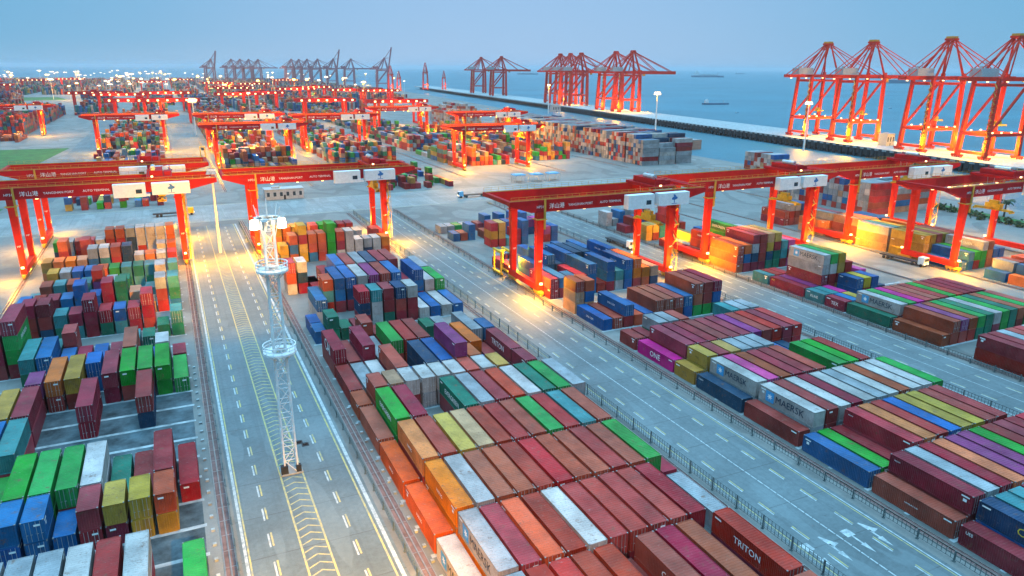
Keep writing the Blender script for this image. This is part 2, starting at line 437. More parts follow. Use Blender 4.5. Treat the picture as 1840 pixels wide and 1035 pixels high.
# ------------------------------------------------------------------ light masts
LAMPC = (1.0, .45, .015)
def point(loc, w, r=.6, col=LAMPC, name='lamp_light'):
    l = bpy.data.lights.new(name, 'POINT'); l.energy = w*LK; l.shadow_soft_size = r; l.color = col
    o = bpy.data.objects.new(name, l); COL.objects.link(o); o.location = loc; return o
def spot(loc, to, w, ang=100, col=LAMPC, r=.6, name='lamp_light'):
    l = bpy.data.lights.new(name, 'SPOT'); l.energy = w*LK; l.spot_size = R(ang); l.spot_blend = 1.0; l.shadow_soft_size = r; l.color = col
    o = bpy.data.objects.new(name, l); COL.objects.link(o); o.location = loc
    o.rotation_euler = (Vector(to)-Vector(loc)).to_track_quat('-Z', 'Y').to_euler(); return o
def big_mast(loc, H, label):
    t = empty('light_mast', loc); tag(t, label, 'light mast')
    b = MB(); w0, w1 = .92, .64
    def half(z): return w0+(w1-w0)*z/H
    cs = ((-1,-1),(1,-1),(1,1),(-1,1))
    for a, c in cs: b.bar((a*half(0), c*half(0), 0), (a*half(H), c*half(H), H), .22)
    z = 0; st = 2.3; i = 0
    while z < H-.1:
        z2 = min(z+st, H)
        for q in range(4):
            a, c = cs[q]; a2, c2 = cs[(q+1) % 4]; h0, h1 = half(z), half(z2)
            b.bar((a*h1, c*h1, z2), (a2*h1, c2*h1, z2), .09)
            b.bar((a*h0, c*h0, z), (a2*h1, c2*h1, z2), .10) if i % 2 else b.bar((a2*h0, c2*h0, z), (a*h1, c*h1, z2), .10)
        z = z2; i += 1
    obj('lattice', b, 'mast', t)
    for z, rad in ((19.2, 2.3), (31.2, 2.15)):
        p = MB(); p.ring((0, 0, z), rad, 1.2, .13, 22); p.ring((0, 0, z+1.05), rad, .12, .07, 22); p.ring((0, 0, z+.55), rad, .08, .05, 22)
        for i in range(12):
            an = 2*math.pi*i/12; p.bar((rad*math.cos(an)*.985, rad*math.sin(an)*.985, z), (rad*math.cos(an)*.985, rad*math.sin(an)*.985, z+1.05), .06)
            p.bar((rad*math.cos(an)*.95, rad*math.sin(an)*.95, z-.05), (half(z)*math.cos(an)*1.1, half(z)*math.sin(an)*1.1, z-1.3), .08)
        obj('ring_platform', p, 'mast', t)
    p = MB(); p.ring((0, 0, H), 1.7, .25, .06, 20)
    for a in (-1, 1): p.bar((a*1.9, 0, H), (-a*1.9, 0, H), .1); p.bar((0, a*1.9, H), (0, -a*1.9, H), .1); 
    p.bar((0, 0, H), (0, 0, H+2.6), .12)
    for a, c in cs: p.bar((a*half(H), c*half(H), H-3), (a*1.5, c*1.5, H+1.6), .1)
    obj('head_frame', p, 'mast', t)
    for an in (200, 250, 335, 20, 70, 130):
        c, s = math.cos(R(an)), math.sin(R(an))
        f = MB(); f.tube((c*1.9, s*1.9, H-1.3), (c*1.9, s*1.9, H-.1), .6 if an in (200, 335) else .3, .5, 9)
        if 0: f.prism([(c*2.0-.38*s-.2*c, s*2.0+.38*c-.2*s), (c*2.0-.38*s+.2*c, s*2.0+.38*c+.2*s), (c*2.0+.38*s+.2*c, s*2.0-.38*c+.2*s), (c*2.0+.38*s-.2*c, s*2.0-.38*c-.2*s)][::-1], H-1.0, H-.35)
        obj('floodlight', f, 'lamp_near' if an in (200, 335) else 'steel', t)
    cb = MB(); cb.box(-1.5, -.5, -1.3, -.5, 0, 1.5); cb.box(.7, 1.4, -1.3, -.6, 0, 1.3)
    obj('control_cabinet', cb, 'dark', t)
    b2 = MB(); b2.box(-1.6, 1.6, -1.4, 1.4, 0, .25); obj('footing', b2, 'concrete_wall', t)
    return t
big_mast((10.8, 100.5, 0), 38.5, 'tall white lattice light mast with ring platforms in the chevron road')
def pole_mast(name, label, loc, H, lampmat='lamp', heads=4, thick=.45, group=None, size=1.0, sp=1.1):
    t = empty(name, loc); tag(t, label, 'light mast', group)
    obj('pole', MB().tube((0, 0, 0), (0, 0, H), thick, thick*.5, 8), 'mast', t)
    obj('head_frame', MB().ring((0, 0, H-.3), 1.2*sp*size, .2, .12, 12).bar((-1.1*sp*size, 0, H-.3), (1.1*sp*size, 0, H-.3), .14), 'mast', t)
    f = MB()
    for i in range(heads):
        an = 2*math.pi*i/heads+.4; q = (sp*size*math.cos(an), sp*size*math.sin(an)); f.tube((*q, H-1.5*size), (*q, H-.45), .75*size, .35*size, 7)
    obj('floodlight', f, lampmat, t)
    return t
pole_mast('light_mast', 'slim white unlit mast standing in the chevron road behind the lattice mast', (11.0, 246, 0), 27, 'steel', 4, .5)
pole_mast('light_mast', 'brightly lit tall mast on the quay left of the open water', (432, 592, 0), 37, 'lamp', 8, .8, size=1.9)
pole_mast('light_mast', 'lit mast left of the middle group of ship cranes', (457, 863, 0), 38, 'lamp', 5, .8, size=1.3)
pole_mast('light_mast', 'lit mast in front of the nearest ship cranes', (427, 400, 0), 36, 'lamp', 6, .7, size=1.5)
pole_mast('light_mast', 'bright lit mast on the distant road behind the left cranes', (22.5, 700, 0), 31, 'lamp', 8, .6, size=2.0)
pole_mast('light_mast', 'small mast with a yellow lamp at the far left', (-205, 900, 0), 30, 'lamp', 3, .5, size=1.2)
pole_mast('light_mast', 'lit mast above the crowd of distant yard cranes', (85, 860, 0), 31, 'lamp', 4, .5, size=1.2)
for x, y, w in ((432, 592, 20000), (427, 400, 20000), (22.5, 700, 40000), (457, 863, 20000)): point((x, y, 34), w, 1.5)
for dx, dy, w in ((-6, 14, 1), (5, 10, .7)): spot((10.8+.3*dx, 100.5+.15*dy, 37.2), (11+dx*1.2, 236+dy*.5, 0), 230000*w, 40)
point((10.8, 97.9, 36.6), 50, .4, (1, .72, .38)); point((10.8, 98.2, 33), 40, .4, (1, .72, .38))
# mast just below the frame whose lamps light the near end of the road
pole_mast('light_mast', 'light mast in the chevron road just below the view', (10.7, 22, 0), 36, 'lamp', 6, .5)
spot((12.6, 23.5, 35), (10.5, 66, 0), 240000, 42, r=1.0); spot((13.0, 22.8, 35), (33, 74, 4), 19000, 60, r=1.0, col=(1, .40, .06))
# distant floodlights of the far terminal: masts with lit heads
rl = random.Random(3)
base = None
for i in range(120):
    u = rl.uniform(-20, 760) if i < 80 else rl.uniform(-20, 360)
    dep = rl.uniform(1250, 3600)
    a = math.atan((u-920)/FOC)+YAW
    x, y = dep*math.sin(a)/math.cos(a-YAW), dep*math.cos(a)/math.cos(a-YAW)
    s = (.6+dep/1500*rl.uniform(.3, 1.3))*(1.9 if rl.random() < .22 else 1)
    if base is None:
        base = pole_mast('distant_light_mast', 'lit light mast of the far terminal under the horizon', (x, y, 0), 38, 'lamp_far', 5, .14, 'light masts of the far terminal', 1.7, .35)
        base_k = list(base.children)
    else:
        c = base.copy(); COL.objects.link(c); c.location = (x, y, 0); c.scale = (s, s, rl.uniform(.55, 1.0))
        for ch in base_k:
            d = ch.copy(); COL.objects.link(d); d.parent = c
    if i % 3 == 0: point((x, y-4, 32), 60000, 2.5)
# ------------------------------------------------------------------ containers
PAL = {'m': ((.37,.011,.022),'maroon'), 'r': ((.48,.055,.022),'rust red'), 'o': ((.84,.145,.005),'orange'), 'k': ((.58,.034,.018),'bright red'), 'e': ((.48,.050,.024),'brownish red'),
       'b': ((.0,.125,.36),'blue'), 'd': ((.004,.055,.13),'dark blue'), 'c': ((.05,.29,.29),'turquoise'), 's': ((.38,.39,.40),'pale grey'),
       'w': ((.60,.52,.48),'white'), 'g': ((.0,.34,.028),'bright green'), 't': ((.0,.19,.10),'teal green'), 'y': ((.58,.32,.032),'ochre'),
       'p': ((.75,.010,.26),'magenta'), 'v': ((.33,.032,.17),'purple'), 'n': ((.60,.31,.16),'tan')}
BL = {'L': (-4.25, -2.87, 59.0, 2.90, 'left'), 'C': (23.9, 2.87, 60.0, 2.90, 'middle'), 'R': (85.6, 2.87, 61.0, 2.75, 'right'), 'F': (147.9, 2.87, 61.0, 2.75, 'far right'), 'G': (212.0, 2.87, 61.0, 2.75, 'farthest right')}
LAY = {}
LAY['L'] = '''
2 2 0:g 2:mw 3:mk 4:sw 5:ss 6:ss 7:bs
5 1 1:yk 2:yy 3:my 4:mm 5:b 6:bb 7:bb 8:bb
6 2 0:m 1:mm 2:m 3:t 4:sw 5:mg 6:gg 7:gg 8:g
8 2 8:kc 9:bb
10 2 2:dm 5:mm 8:mm 9:my 10:m
12 1 8:mv
12 2 0:g 1:gg 2:mg 3:mg 4:mm 6:my 7:ro
13 1 5:bb
14 1 0:m 1:tw 2:b
14 2 3:mr 4:m 5:b 6:m 7:b 8:bb 9:tc
15 2 10:mggm 11:mmm
16 1 2:t 3:c 7:mk 8:c
17 1 0:tc 1:t
18 1 2:kmm 3:mm 4:cb 5:tm 6:mmm 7:cm 8:tc 9:dmm 10:mmm
20 1 0:btc 1:mms 2:n 3:tn 4:ttt 5:mmm 6:bb 7:bbb 8:bb 9:mm 10:mm 11:bb
22 1 0:d 1:ssw 2:c 4:ct 5:ms 6:mvm 7:mc 8:mr 9:mc 10:cr 11:c
24 1 0:sc 1:dd 2:tc 3:ct 4:tc 5:gg 6:mo 7:bb 8:bb 9:ds 10:yy
26 1 0:mk 1:ww 2:no 3:ww 4:ddd 5:tmr 6:tcw 7:kbs 8:mn 9:oo 10:oo 11:oy
28 1 0:wo 1:nw 2:r 3:r 8:kkr 9:w 10:mro
30 1 0:woo 1:nww 2:www 3:rww 4:dds 5:mmr 6:mmr 7:sw 8:mk 9:mr 10:ss 11:dg'''
LAY['C'] = '''
-4 2 8:m 9:mr 10:m 11:mk
-2 2 0:r 1:rs 2:rm 3:rk 4:rr 5:mr 6:m 7:rr 8:mm 9:rr 10:m 11:mk
0 2 0:w 1:ow 2:mk 3:ro 4:rr 5:sw 6:rr 7:me 8:re 9:rr 10:mm 12:s
2 2 0:o 1:oo 2:sw 3:or 4:rr 5:rr 6:kk 7:me 8:rr 9:re 10:rr 11:gg 12:m
4 2 0:o 1:ro 2:me 3:yy 4:kn 5:me 6:rr 7:me 8:gg 9:re 10:cc 11:me
6 2 0:r 1:gg 2:mm 5:mt 6:ss 7:mm 8:rk 9:sw 10:tt 11:gg 12:ss
8 1 0:r 1:rr 2:mn 3:mw 4:sw 5:sw 6:sw 7:mk 8:bw 9:my 11:mm
9 2 0:m 1:s 2:w 3:mr 5:dd 6:bb 7:mmv 10:m 11:mm
9 1 4:b 8:oo 9:b
10 2 9:mo
11 1 11:mb
11 2 0:mm 1:m 2:mm 3:s 4:mg 5:rr 6:mm 10:ss
13 1 3:mr 4:m 5:m 8:t 9:s
14 1 0:b 1:tt 2:t 3:m
15 1 0:b 4:mdk 5:wwc 6:tmm 7:mrd 8:mmw
15 2 9:w 10:b 11:w 12:b
16 2 1:wb
17 1 2:kcr
17 2 3:mbb 4:mdb 5:mmw 6:mmv 7:mmr 8:mbb 9:mm 10:mbb 11:ww 12:gg
19 2 2:m 3:mm 4:mbb 5:mrr 6:sss 7:ddd 8:mmm 9:mrr 12:ss
20 1 0:wrm 1:mdw 2:m
25 1 0:n 1:yy 2:rbr 3:yymy 4:brr 5:mrr 6:gggg 7:wmr 8:www 9:ww 10:ds 11:ww 12:oo
27 1 1:ooy 2:rro 3:yyy 5:kkk 6:ggg 7:rn 8:ww 10:bs 12:rr
29 1 3:tg 4:rm 5:bd 6:cc 7:tt 8:gg 9:mm 10:gm 11:m'''
LAY['R'] = '''
-6 2 0:m 1:mm 2:bb
-4 2 0:m 1:bd 2:mc 3:cc 4:mm 5:mo 6:mm 7:sm 8:mm
-2 2 0:r 1:mm 2:ss 3:mm 4:oo 5:mv 6:mv 7:gg 8:mm 9:mm 10:mm 11:mk
0 2 0:b 1:g 2:m 3:kk 4:oo 5:mr 6:bb 7:yy 8:yy 9:mm 10:rr 11:b
2 2 0:m 1:sw 2:mm 3:sw 4:mm 5:nw 6:ss 7:sw 8:nr 9:ww 10:ww 11:gg
4 2 0:d 1:sw 2:pp 3:rr 4:mm 5:mm 6:rr 7:t 8:gg 9:gg 10:rr
6 1 0:y 1:yy 2:mm 3:my 4:ss 5:ss 6:ss 7:t 8:b 9:d
7 2 0:p 1:mm 2:mm 3:mm 4:mm 5:mm 6:mm 7:mv 8:rr 9:kk 10:mm 11:kk
9 1 0:m 1:m 2:ts 3:ms 4:mr 9:mc 10:ss 11:ss
11 2 0:b 1:r 2:mb 3:k 4:b 5:rr 6:mr 7:rr 8:bb 9:grr 10:gmr 11:tbm
13 1 0:nnr 1:nbr 7:s 8:c
15 1 2:tb 5:r 7:sc
15 2 0:mm 1:mb 3:dm 4:bbb 6:mbb 8:bbb 9:roo 10:oo 11:dn
17 2 1:bb 2:bbb 3:dd 4:bbb 5:tdd 6:ddd 8:bb 9:bbb 10:md
19 2 0:k 3:sb 5:bd 7:tb 9:bb
24 1 3:mym 4:myy 5:c 6:mm 7:bbb 10:mv 11:bb
26 1 0:b 1:r 2:bb 4:k 5:bb 7:bb 8:rr 9:bbb 10:dv 11:bp
28 1 0:s 1:s 2:g 3:s 5:m 6:bb 8:bb 10:mb'''
LAY['F'] = '''
2 2 0:mm 1:mm 2:ms 3:rr 4:rr 5:rw 6:mr 7:mm
5 2 0:r 1:rr 2:rv 3:rr 4:tg 5:tt 6:mw 7:gg 8:tt 9:mr 10:gg 11:gr
7 2 0:t 1:mw 2:mg 3:mp 4:rr 5:rr 6:rr 7:rg 8:rr 9:mm 10:mm 11:rm
9 1 0:m 1:b 2:y
10 1 0:c 1:c 2:p 4:bb 5:my 6:bb 7:d
11 2 0:m 1:v 2:mmww 3:mmwg 4:ymyy 5:mmm 7:pp 8:m
13 1 0:c 1:m 2:k
13 2 8:dd 9:d
15 2 0:orr 1:mbo 2:mdsm 3:mmmm 4:tdyn 5:ttmy 6:mcc 7:pmp 8:mk
17 2 0:r 1:wrk 2:gw 3:rrgg 4:yyy 5:roy 6:mrr 7:mmw 8:on
19 2 0:m 1:s 2:yy 3:s 5:bb 6:oo 7:yo 8:rw
22 1 0:yy 1:my 2:cc 3:mmmm 4:mmm 5:bm
24 1 0:m 1:mm 2:bb 3:w 5:d 6:mm 7:oo
26 1 0:ww 1:s 2:bb 4:ss 6:mm'''
LAY['G'] = '''
3 2 0:mmm 1:mm 2:mr
5 2 0:or 1:mdr 2:rrr 3:rrr 4:rrr 5:rrr 6:rrr 7:rrr 8:rrr
7 2 0:o 1:db 2:rrr 3:rrr 4:rrr 5:rrr 6:rrr
9 1 0:b 1:cs 2:rr 4:oo 5:mo
11 2 0:b 1:bb 2:mg 3:ggw 4:oor 5:ob 6:bb
13 2 0:yyy 1:yyy 2:yyr 3:myy 4:oor 5:oor
15 2 0:nnw 1:onc 2:yyy 3:bw 4:rro 5:rr
17 2 0:r 1:rrn 2:nno 3:moo 4:mbb 5:bbb 6:rr
19 2 0:no 1:oos 2:ror 3:ob 4:mr 5:rr 6:rr
22 2 0:mr 1:rrs 2:rrw 3:mmb'''
slots = []     # every container of the near blocks
for bk, txt in LAY.items():
    x0, px, y0, th, bn = BL[bk]
    for ln_ in txt.strip().splitlines():
        p = ln_.split(); k, ln = int(p[0]), int(p[1])
        for it in p[2:]:
            c, tiers = it.split(':'); c = int(c); xl = x0+px*c
            for t, ch in enumerate(tiers):
                L = 12.19 if ln == 2 else 6.06
                slots.append(dict(b=bk, k=k, ln=ln, c=c, t=t, n=len(tiers), ch=ch, x=xl, y=y0+6.5*k, L=L, th=th, z=t*th))
W = 2.44
# which of them the camera sees most of: ray casts against all boxes
vv, ff = [], []
for s in slots:
    n = len(vv); x, y, z, L, h = s['x'], s['y'], s['z'], s['L'], s['th']-.03
    vv += [(x,y,z),(x+W,y,z),(x+W,y+L,z),(x,y+L,z),(x,y,z+h),(x+W,y,z+h),(x+W,y+L,z+h),(x,y+L,z+h)]
    ff += [tuple(n+i for i in q) for q in ((0,1,5,4),(1,2,6,5),(2,3,7,6),(3,0,4,7),(4,5,6,7),(3,2,1,0))]
bvh = BVHTree.FromPolygons(vv, ff)
O = Vector((0, 0, CAM_H))
def seen_area(s):
    x, y, z, L, h = s['x'], s['y'], s['z'], s['L'], s['th']-.03; tot = 0.0
    faces = [((x,y,z+h),(W,0,0),(0,L,0)), ((x,y,z),(W,0,0),(0,0,h))]
    faces.append(((x,y,z),(0,L,0),(0,0,h)) if x > 0 else ((x+W,y,z),(0,L,0),(0,0,h)))
    for o, a, b in faces:
        o, a, b = Vector(o), Vector(a), Vector(b); nrm = a.cross(b).normalized(); A = a.length*b.length
        for i in (.12, .37, .63, .88):
            for j in (.2, .5, .8):
                p = o+a*i+b*j; d = p-O; dist = d.length; f = d.dot(_F)
                if f <= 0: continue
                u, v = 920+FOC*d.dot(_R2)/f, 517.5+FOC*d.dot(_D2)/f
                if not (0 < u < 1840 and 0 < v < 1035): continue
                hit = bvh.ray_cast(O, d.normalized(), dist-.12)
                if hit[0] is None: tot += A/12*abs(nrm.dot(d)/dist)/(dist*dist)
    return tot*FOC*FOC
for s in slots: s['a'] = seen_area(s)
order = sorted(range(len(slots)), key=lambda i: -slots[i]['a'])
NIND = 300
ind = [i for i in order[:NIND] if slots[i]['a'] > 0]; inds = set(ind)

# meshes shared by the individual containers
def body_mesh(L, h):
    b = MB(); e = .05; w = W/2
    # corrugated long sides
    n = int(L/.28); st = (L-.24)/n
    for sx in (-1, 1):
        prev = None
        for i in range(n):
            y = -L/2+.12+i*st
            for dy, dep in ((0, .0), (st*.32, .0), (st*.5, .042), (st*.82, .042)):
                cur = ((w-e-dep+.02)*sx, y+dy)
                if prev:
                    q = [(prev[0], prev[1], .12), (cur[0], cur[1], .12), (cur[0], cur[1], h-.08), (prev[0], prev[1], h-.08)]
                    if sx < 0: q.reverse()
                    b.quad(*q)
                prev = cur
        cur = ((w-e+.02)*sx, L/2-.12); q = [(prev[0], prev[1], .12), (cur[0], cur[1], .12), (cur[0], cur[1], h-.08), (prev[0], prev[1], h-.08)]
        if sx < 0: q.reverse()
        b.quad(*q)
    # corrugated roof
    n = int(L/.42); st = (L-.24)/n; prev = None
    for i in range(n):
        y = -L/2+.12+i*st
        for dy, dep in ((0, 0), (st*.4, 0), (st*.5, .03), (st*.9, .03)):
            cur = (y+dy, h-.035-dep)
            if prev: b.quad((-w+.08, prev[0], prev[1]), (w-.08, prev[0], prev[1]), (w-.08, cur[0], cur[1]), (-w+.08, cur[0], cur[1]))
            prev = cur
    b.quad((-w+.08, prev[0], prev[1]), (w-.08, prev[0], prev[1]), (w-.08, L/2-.12, h-.035), (-w+.08, L/2-.12, h-.035))
    # corrugated front end (far or near, depending how it is turned)
    n = 8; st = (W-.24)/n; prev = None; ye = L/2-.05
    for i in range(n):
        x = w-.12-i*st
        for dx, dep in ((0, 0), (st*.35, 0), (st*.5, .04), (st*.85, .04)):
            cur = (x-dx, ye-dep)
            if prev: b.quad((prev[0], prev[1], .12), (cur[0], cur[1], .12), (cur[0], cur[1], h-.08), (prev[0], prev[1], h-.08))
            prev = cur
    b.quad((prev[0], prev[1], .12), (-w+.12, ye, .12), (-w+.12, ye, h-.08), (prev[0], prev[1], h-.08))
    b.quad((-w+.1, -L/2+.12, .1), (w-.1, -L/2+.12, .1), (w-.1, -L/2+.12, h-.1), (-w+.1, -L/2+.12, h-.1))
    return b.mesh('container_body', [MT['paint']])
def frame_mesh(L, h):
    b = MB(); w = W/2; l = L/2; p = .12
    for sx in (-1, 1):
        for sy in (-1, 1):
            b.box(min(sx*w, sx*(w-p)), max(sx*w, sx*(w-p)), min(sy*l, sy*(l-p)), max(sy*l, sy*(l-p)), .12, h-.12)
            for z0, z1 in ((0, .12), (h-.12, h)):
                b.box(min(sx*(w+.004), sx*(w-.16)), max(sx*(w+.004), sx*(w-.16)), min(sy*(l+.004), sy*(l-.18)), max(sy*(l+.004), sy*(l-.18)), z0, z1, 1)
        x0, x1 = sorted((sx*w, sx*(w-.07)))
        b.box(x0, x1, -l+.18, l-.18, h-.09, h-.012); b.box(x0, x1, -l+.18, l-.18, .01, .16)
    for sy in (-1, 1):
        y0, y1 = sorted((sy*l, sy*(l-.09)))
        b.box(-w+.16, w-.16, y0, y1, h-.12, h-.012); b.box(-w+.16, w-.16, y0, y1, .01, .14)
    return b.mesh('frame', [MT['paint'], MT['casting']])
def door_mesh(h, s):
    b = MB(); x0, x1 = (.01, W/2-.13) if s > 0 else (-W/2+.13, -.01)
    b.box(x0, x1, -.05, 0, .15, h-.13)
    for q in (.3, .72):
        x = x0+(x1-x0)*q; b.box(x-.022, x+.022, -.10, -.06, .12, h-.1, 1); b.box(x-.05, x+.16, -.12, -.05, 1.05, 1.12, 1)
    for z in (.5, 1.1, 1.8, 2.3): b.box(x0+.02, x1-.02, -.064, -.05, z, z+.05, 0)
    return b.mesh('door', [MT['paint'], MT['steel']])
CM = {}
def cmeshes(L, th):
    key = (round(L, 2), th)
    if key not in CM:
        h = th-.03; CM[key] = (body_mesh(L, h), frame_mesh(L, h), door_mesh(h, 1), door_mesh(h, -1))
    return CM[key]
def jitter(col, rnd):
    import colorsys
    h, s, v = colorsys.rgb_to_hsv(*col); h = (h+rnd.uniform(-.012, .012)) % 1; v *= 1.0; s = min(1, s*rnd.uniform(.92, 1.03)); v = v*rnd.uniform(.64, .88)
    return colorsys.hsv_to_rgb(h, s, v)
ORD = ['zeroth','first','second','third','fourth','fifth','sixth','seventh','eighth','ninth','tenth','eleventh','twelfth','thirteenth','fourteenth','fifteenth','sixteenth','seventeenth','eighteenth','nineteenth','twentieth','twenty-first','twenty-second','twenty-third']
rows = {bk: sorted({slots[i]['k'] for i in ind if slots[i]['b'] == bk}) for bk in BL}
rc = random.Random(11)
# writing on the sides: (block, row k, column, tier) -> text, material, side, width, height share
SIGN = {('C',11,0,1):('CAI','w',5), ('C',6,1,1):('EVERGREEN','w',6.6), ('C',6,5,1):('EVERGREEN','w',6.6), ('C',9,11,1):('TRITON','w',6), ('C',-2,11,1):('TRITON','w',4.4),
        ('C',0,1,1):('MAERSK','d',6.2), ('C',0,0,0):('MAERSK','d',6.2), ('R',7,0,0):('ONE','w',3.4), ('R',4,1,1):('MAERSK','d',5.6), ('R',2,1,1):('MAERSK','d',6.2),
        ('R',4,0,0):('COSCO','w',1.3), ('R',11,0,0):('CMA CGM','w',3.2), ('R',11,2,1):('CMA CGM','w',3.2), ('F',7,1,1):('MAERSK','d',6.2), ('F',11,2,3):('MAERSK','d',6.0), ('F',9,0,0):('TEX','w',2.2),
        ('F',10,0,0):('KLINE','w',2.4), ('R',17,6,2):('MAERSK','w',3.4), ('R',15,8,2):('CMA CGM','w',3.2), ('R',17,9,2):('CMA CGM','w',3.2), ('F',17,1,2):('HAMBURG SÜD','w',5.5), ('F',17,3,3):('EVERGREEN','w',6), ('G',11,3,2):('EVERGREEN','w',5), ('G',7,1,1):('GOLD','w',4),
        ('F',2,0,1):('TEX','w',.9), ('R',-2,0,0):('HAMBURG SÜD','w',2.0), ('R',-4,1,1):('CAI','y',2.2), ('R',-4,0,0):('UES','w',.9), ('R',0,3,1):('BEACON','w',.9), ('R',-2,1,1):('BEACON','w',.9),
        ('C',-2,7,1):('CAI','w',1.7), ('C',2,1,1):('HAPAG','w',2.2), ('C',4,1,1):('HAPAG','w',2.2), ('C',2,0,0):('HAPAG','w',2.2), ('C',4,0,0):('HAPAG','w',2.0), ('L',15,10,2):('EVERGREEN','w',6), ('L',15,10,1):('EVERGREEN','w',6), ('R',6,0,0):('MSC','n',1.3), ('R',6,1,1):('MSC','n',1.3), ('F',11,0,0):('MSC','y',1.2), ('G',13,1,2):('MSC','n',3.0)}
lm = {'w': 'letter_white', 'd': 'letter_dark', 'y': 'letter_yellow', 'n': 'letter_brown'}
def star(n=7, r=.62):
    pts = []
    for i in range(2*n):
        a = math.pi/2+math.pi*i/n; q = r if i % 2 == 0 else r*.42; pts.append((q*math.cos(a), q*math.sin(a)))
    return pts
def blade_emblem(parent, side, xs, y, z):
    b = MB(); b.prism([(-.95,-.95),(.95,-.95),(.95,.95),(-.95,.95)], 0, .008, 0); b.prism(star(), .008, .014, 1)
    o = obj('emblem', b, ['emblem_blue', 'letter_white'], parent); o.matrix_local = Matrix.Translation((xs, y, z)) @ ROTS[side].to_4x4()
for i in ind:
    s = slots[i]; me = cmeshes(s['L'], s['th']); col, cname = PAL[s['ch']]
    o = link('shipping_container', me[0]); o.location = (s['x']+W/2, s['y']+s['L']/2, s['z']+.005)
    turned = rc.random() < .45
    o.rotation_euler = (0, 0, math.pi if turned else 0); o.color = (*jitter(col, rc), 1)
    o.location.x += rc.uniform(-.05, .05); o.location.y += rc.uniform(-.08, .08)
    fr = link('frame', me[1], o); fr.color = o.color
    for q in (2, 3):
        d = link('door', me[q], o); d.color = o.color; d.location = (0, -s['L']/2+.06, 0)
    rk = ORD[rows[s['b']].index(s['k'])+1] if rows[s['b']].index(s['k'])+1 < len(ORD) else str(rows[s['b']].index(s['k'])+1)+'th'
    tier = 'alone on ground' if s['n'] == 1 else ('topping its stack' if s['t'] == s['n']-1 else ('at stack bottom' if s['t'] == 0 else ORD[s['t']+1]+' tier of stack'))
    sg = SIGN.get((s['b'], s['k'], s['c'], s['t']))
    lab = '%s %s%s container %s, %s row, %s column, %s block' % (cname, 'lettered ' if sg and bk != 'x' else '', 'long' if s['ln'] == 2 else 'short', tier, rk, ORD[s['c']+1], BL[s['b']][4])
    tag(o, lab, 'container', 'containers stacked in the near yard blocks')
    if sg:
        side = 'right' if s['b'] == 'L' else 'left'
        wside = side if not turned else ('left' if side == 'right' else 'right')
        sx = (W/2+.012)*(1 if wside == 'right' else -1); h = s['th']; dirn = 1 if wside == 'right' else -1
        wd = sg[2]; yc = 0; zc = h*.5
        if sg[0] == 'MAERSK' and wd > 5:
            yc = dirn*.9; blade_emblem(o, wside, sx, dirn*-(wd/2-.9+1.3) if True else 0, zc)
        if wd < 1.35 and s['L'] > 7: yc = -dirn*(s['L']/2-1.2); zc = h*.74
        lettering(sg[0], lm[sg[1]], o, wside, (sx, yc, zc), wd)
    if rc.random() < .6 and s['L'] > 5:
        # pale data panel and code strip high on the long side that shows
        ws = ('right' if s['b'] == 'L' else 'left'); ws = ws if not turned else ('left' if ws == 'right' else 'right'); q = W/2+.008; sgn = 1 if ws == 'right' else -1
        e_ = rc.choice((-1, 1)); yy_ = e_*(s['L']/2-1.0); mb = MB().box(min(sgn*q, sgn*(q-.01)), max(sgn*q, sgn*(q-.01)), yy_-.55, yy_+.55, s['th']-.62, s['th']-.42)
        if rc.random() < .5: mb.box(min(sgn*q, sgn*(q-.01)), max(sgn*q, sgn*(q-.01)), yy_-.25, yy_+.25, s['th']-1.25, s['th']-.85)
        obj('code_panel', mb, 'letter_white', o)
    if not sg and s['ch'] in 'mrgbekdto' and rc.random() < .5:
        # small white number plate on the near end
        mb = MB().box(-.34, .34, -.006, .006, -.13, .13); q = obj('number_plate', mb, 'letter_white', o)
        q.location = (.45, (s['L']/2+.012)*(1 if turned else -1), s['th']*.78)
        if not turned: q.location.y -= .06
# all the other containers of the near blocks and the far blocks: one uncountable mass
mass = MB(); rm = random.Random(5)
def mbox(x, y, z, lx, ly, h, ch):
    col = jitter(PAL[ch][0], rm); mass.box(x, x+lx, y, y+ly, z, z+h, 0, col, bottom=False)
for i, s in enumerate(slots):
    if i not in inds: mbox(s['x'], s['y'], s['z']+.01, W, s['L'], s['th']-.04, s['ch'])
def coarse_block(x0, cols, y0, y1, pal, fill, tmax, seed):
    r = random.Random(seed); y = y0
    while y < y1:
        tb = r.uniform(.2, 1.0); dens = fill*r.choice((.3, .9, 1, 1.1)); ch = r.choice(pal)
        for c in range(cols):
            if r.random() < dens:
                n = max(1, min(tmax, int(r.gauss(tb*tmax, .9)+.5))); mbox(x0+2.87*c, y, .01, W, 12.19, n*2.75, ch if r.random() < .4 else r.choice(pal))
        y += 13
def far_block(x0, cols, y0, y1, pal, fill, tmax, seed, step=6.5):
    r = random.Random(seed); y = y0
    while y < y1:
        ln = 2 if r.random() < .35 else 1; dens = fill*r.choice((.5, .9, 1, 1.1, 1.15))
        tb = r.uniform(.35, 1.0)
        for c in range(cols):
            if r.random() < dens:
                n = max(1, min(tmax, int(r.gauss(tb*tmax, 1.0)+.5)))
                for t in range(n):
                    mbox(x0+2.87*c, y, t*2.75+.01, W, 12.19 if ln == 2 else 6.06, 2.70, r.choice(pal))
        y += step*ln
DARK = 'mmmmrrbbbddtgsscwkoyn'; WARM = 'mmrrooyynbdgskw'
far_block(-44, 13, 395, 440, 'mmmmgbryd', .85, 2, 1); far_block(-42, 13, 345, 372, 'mmmgykdb', .55, 2, 12)
far_block(-43, 14, 590, 720, DARK, .75, 4, 2); far_block(-43, 14, 470, 560, DARK, .35, 2, 22); far_block(-43, 14, 740, 1000, DARK, .7, 4, 21)
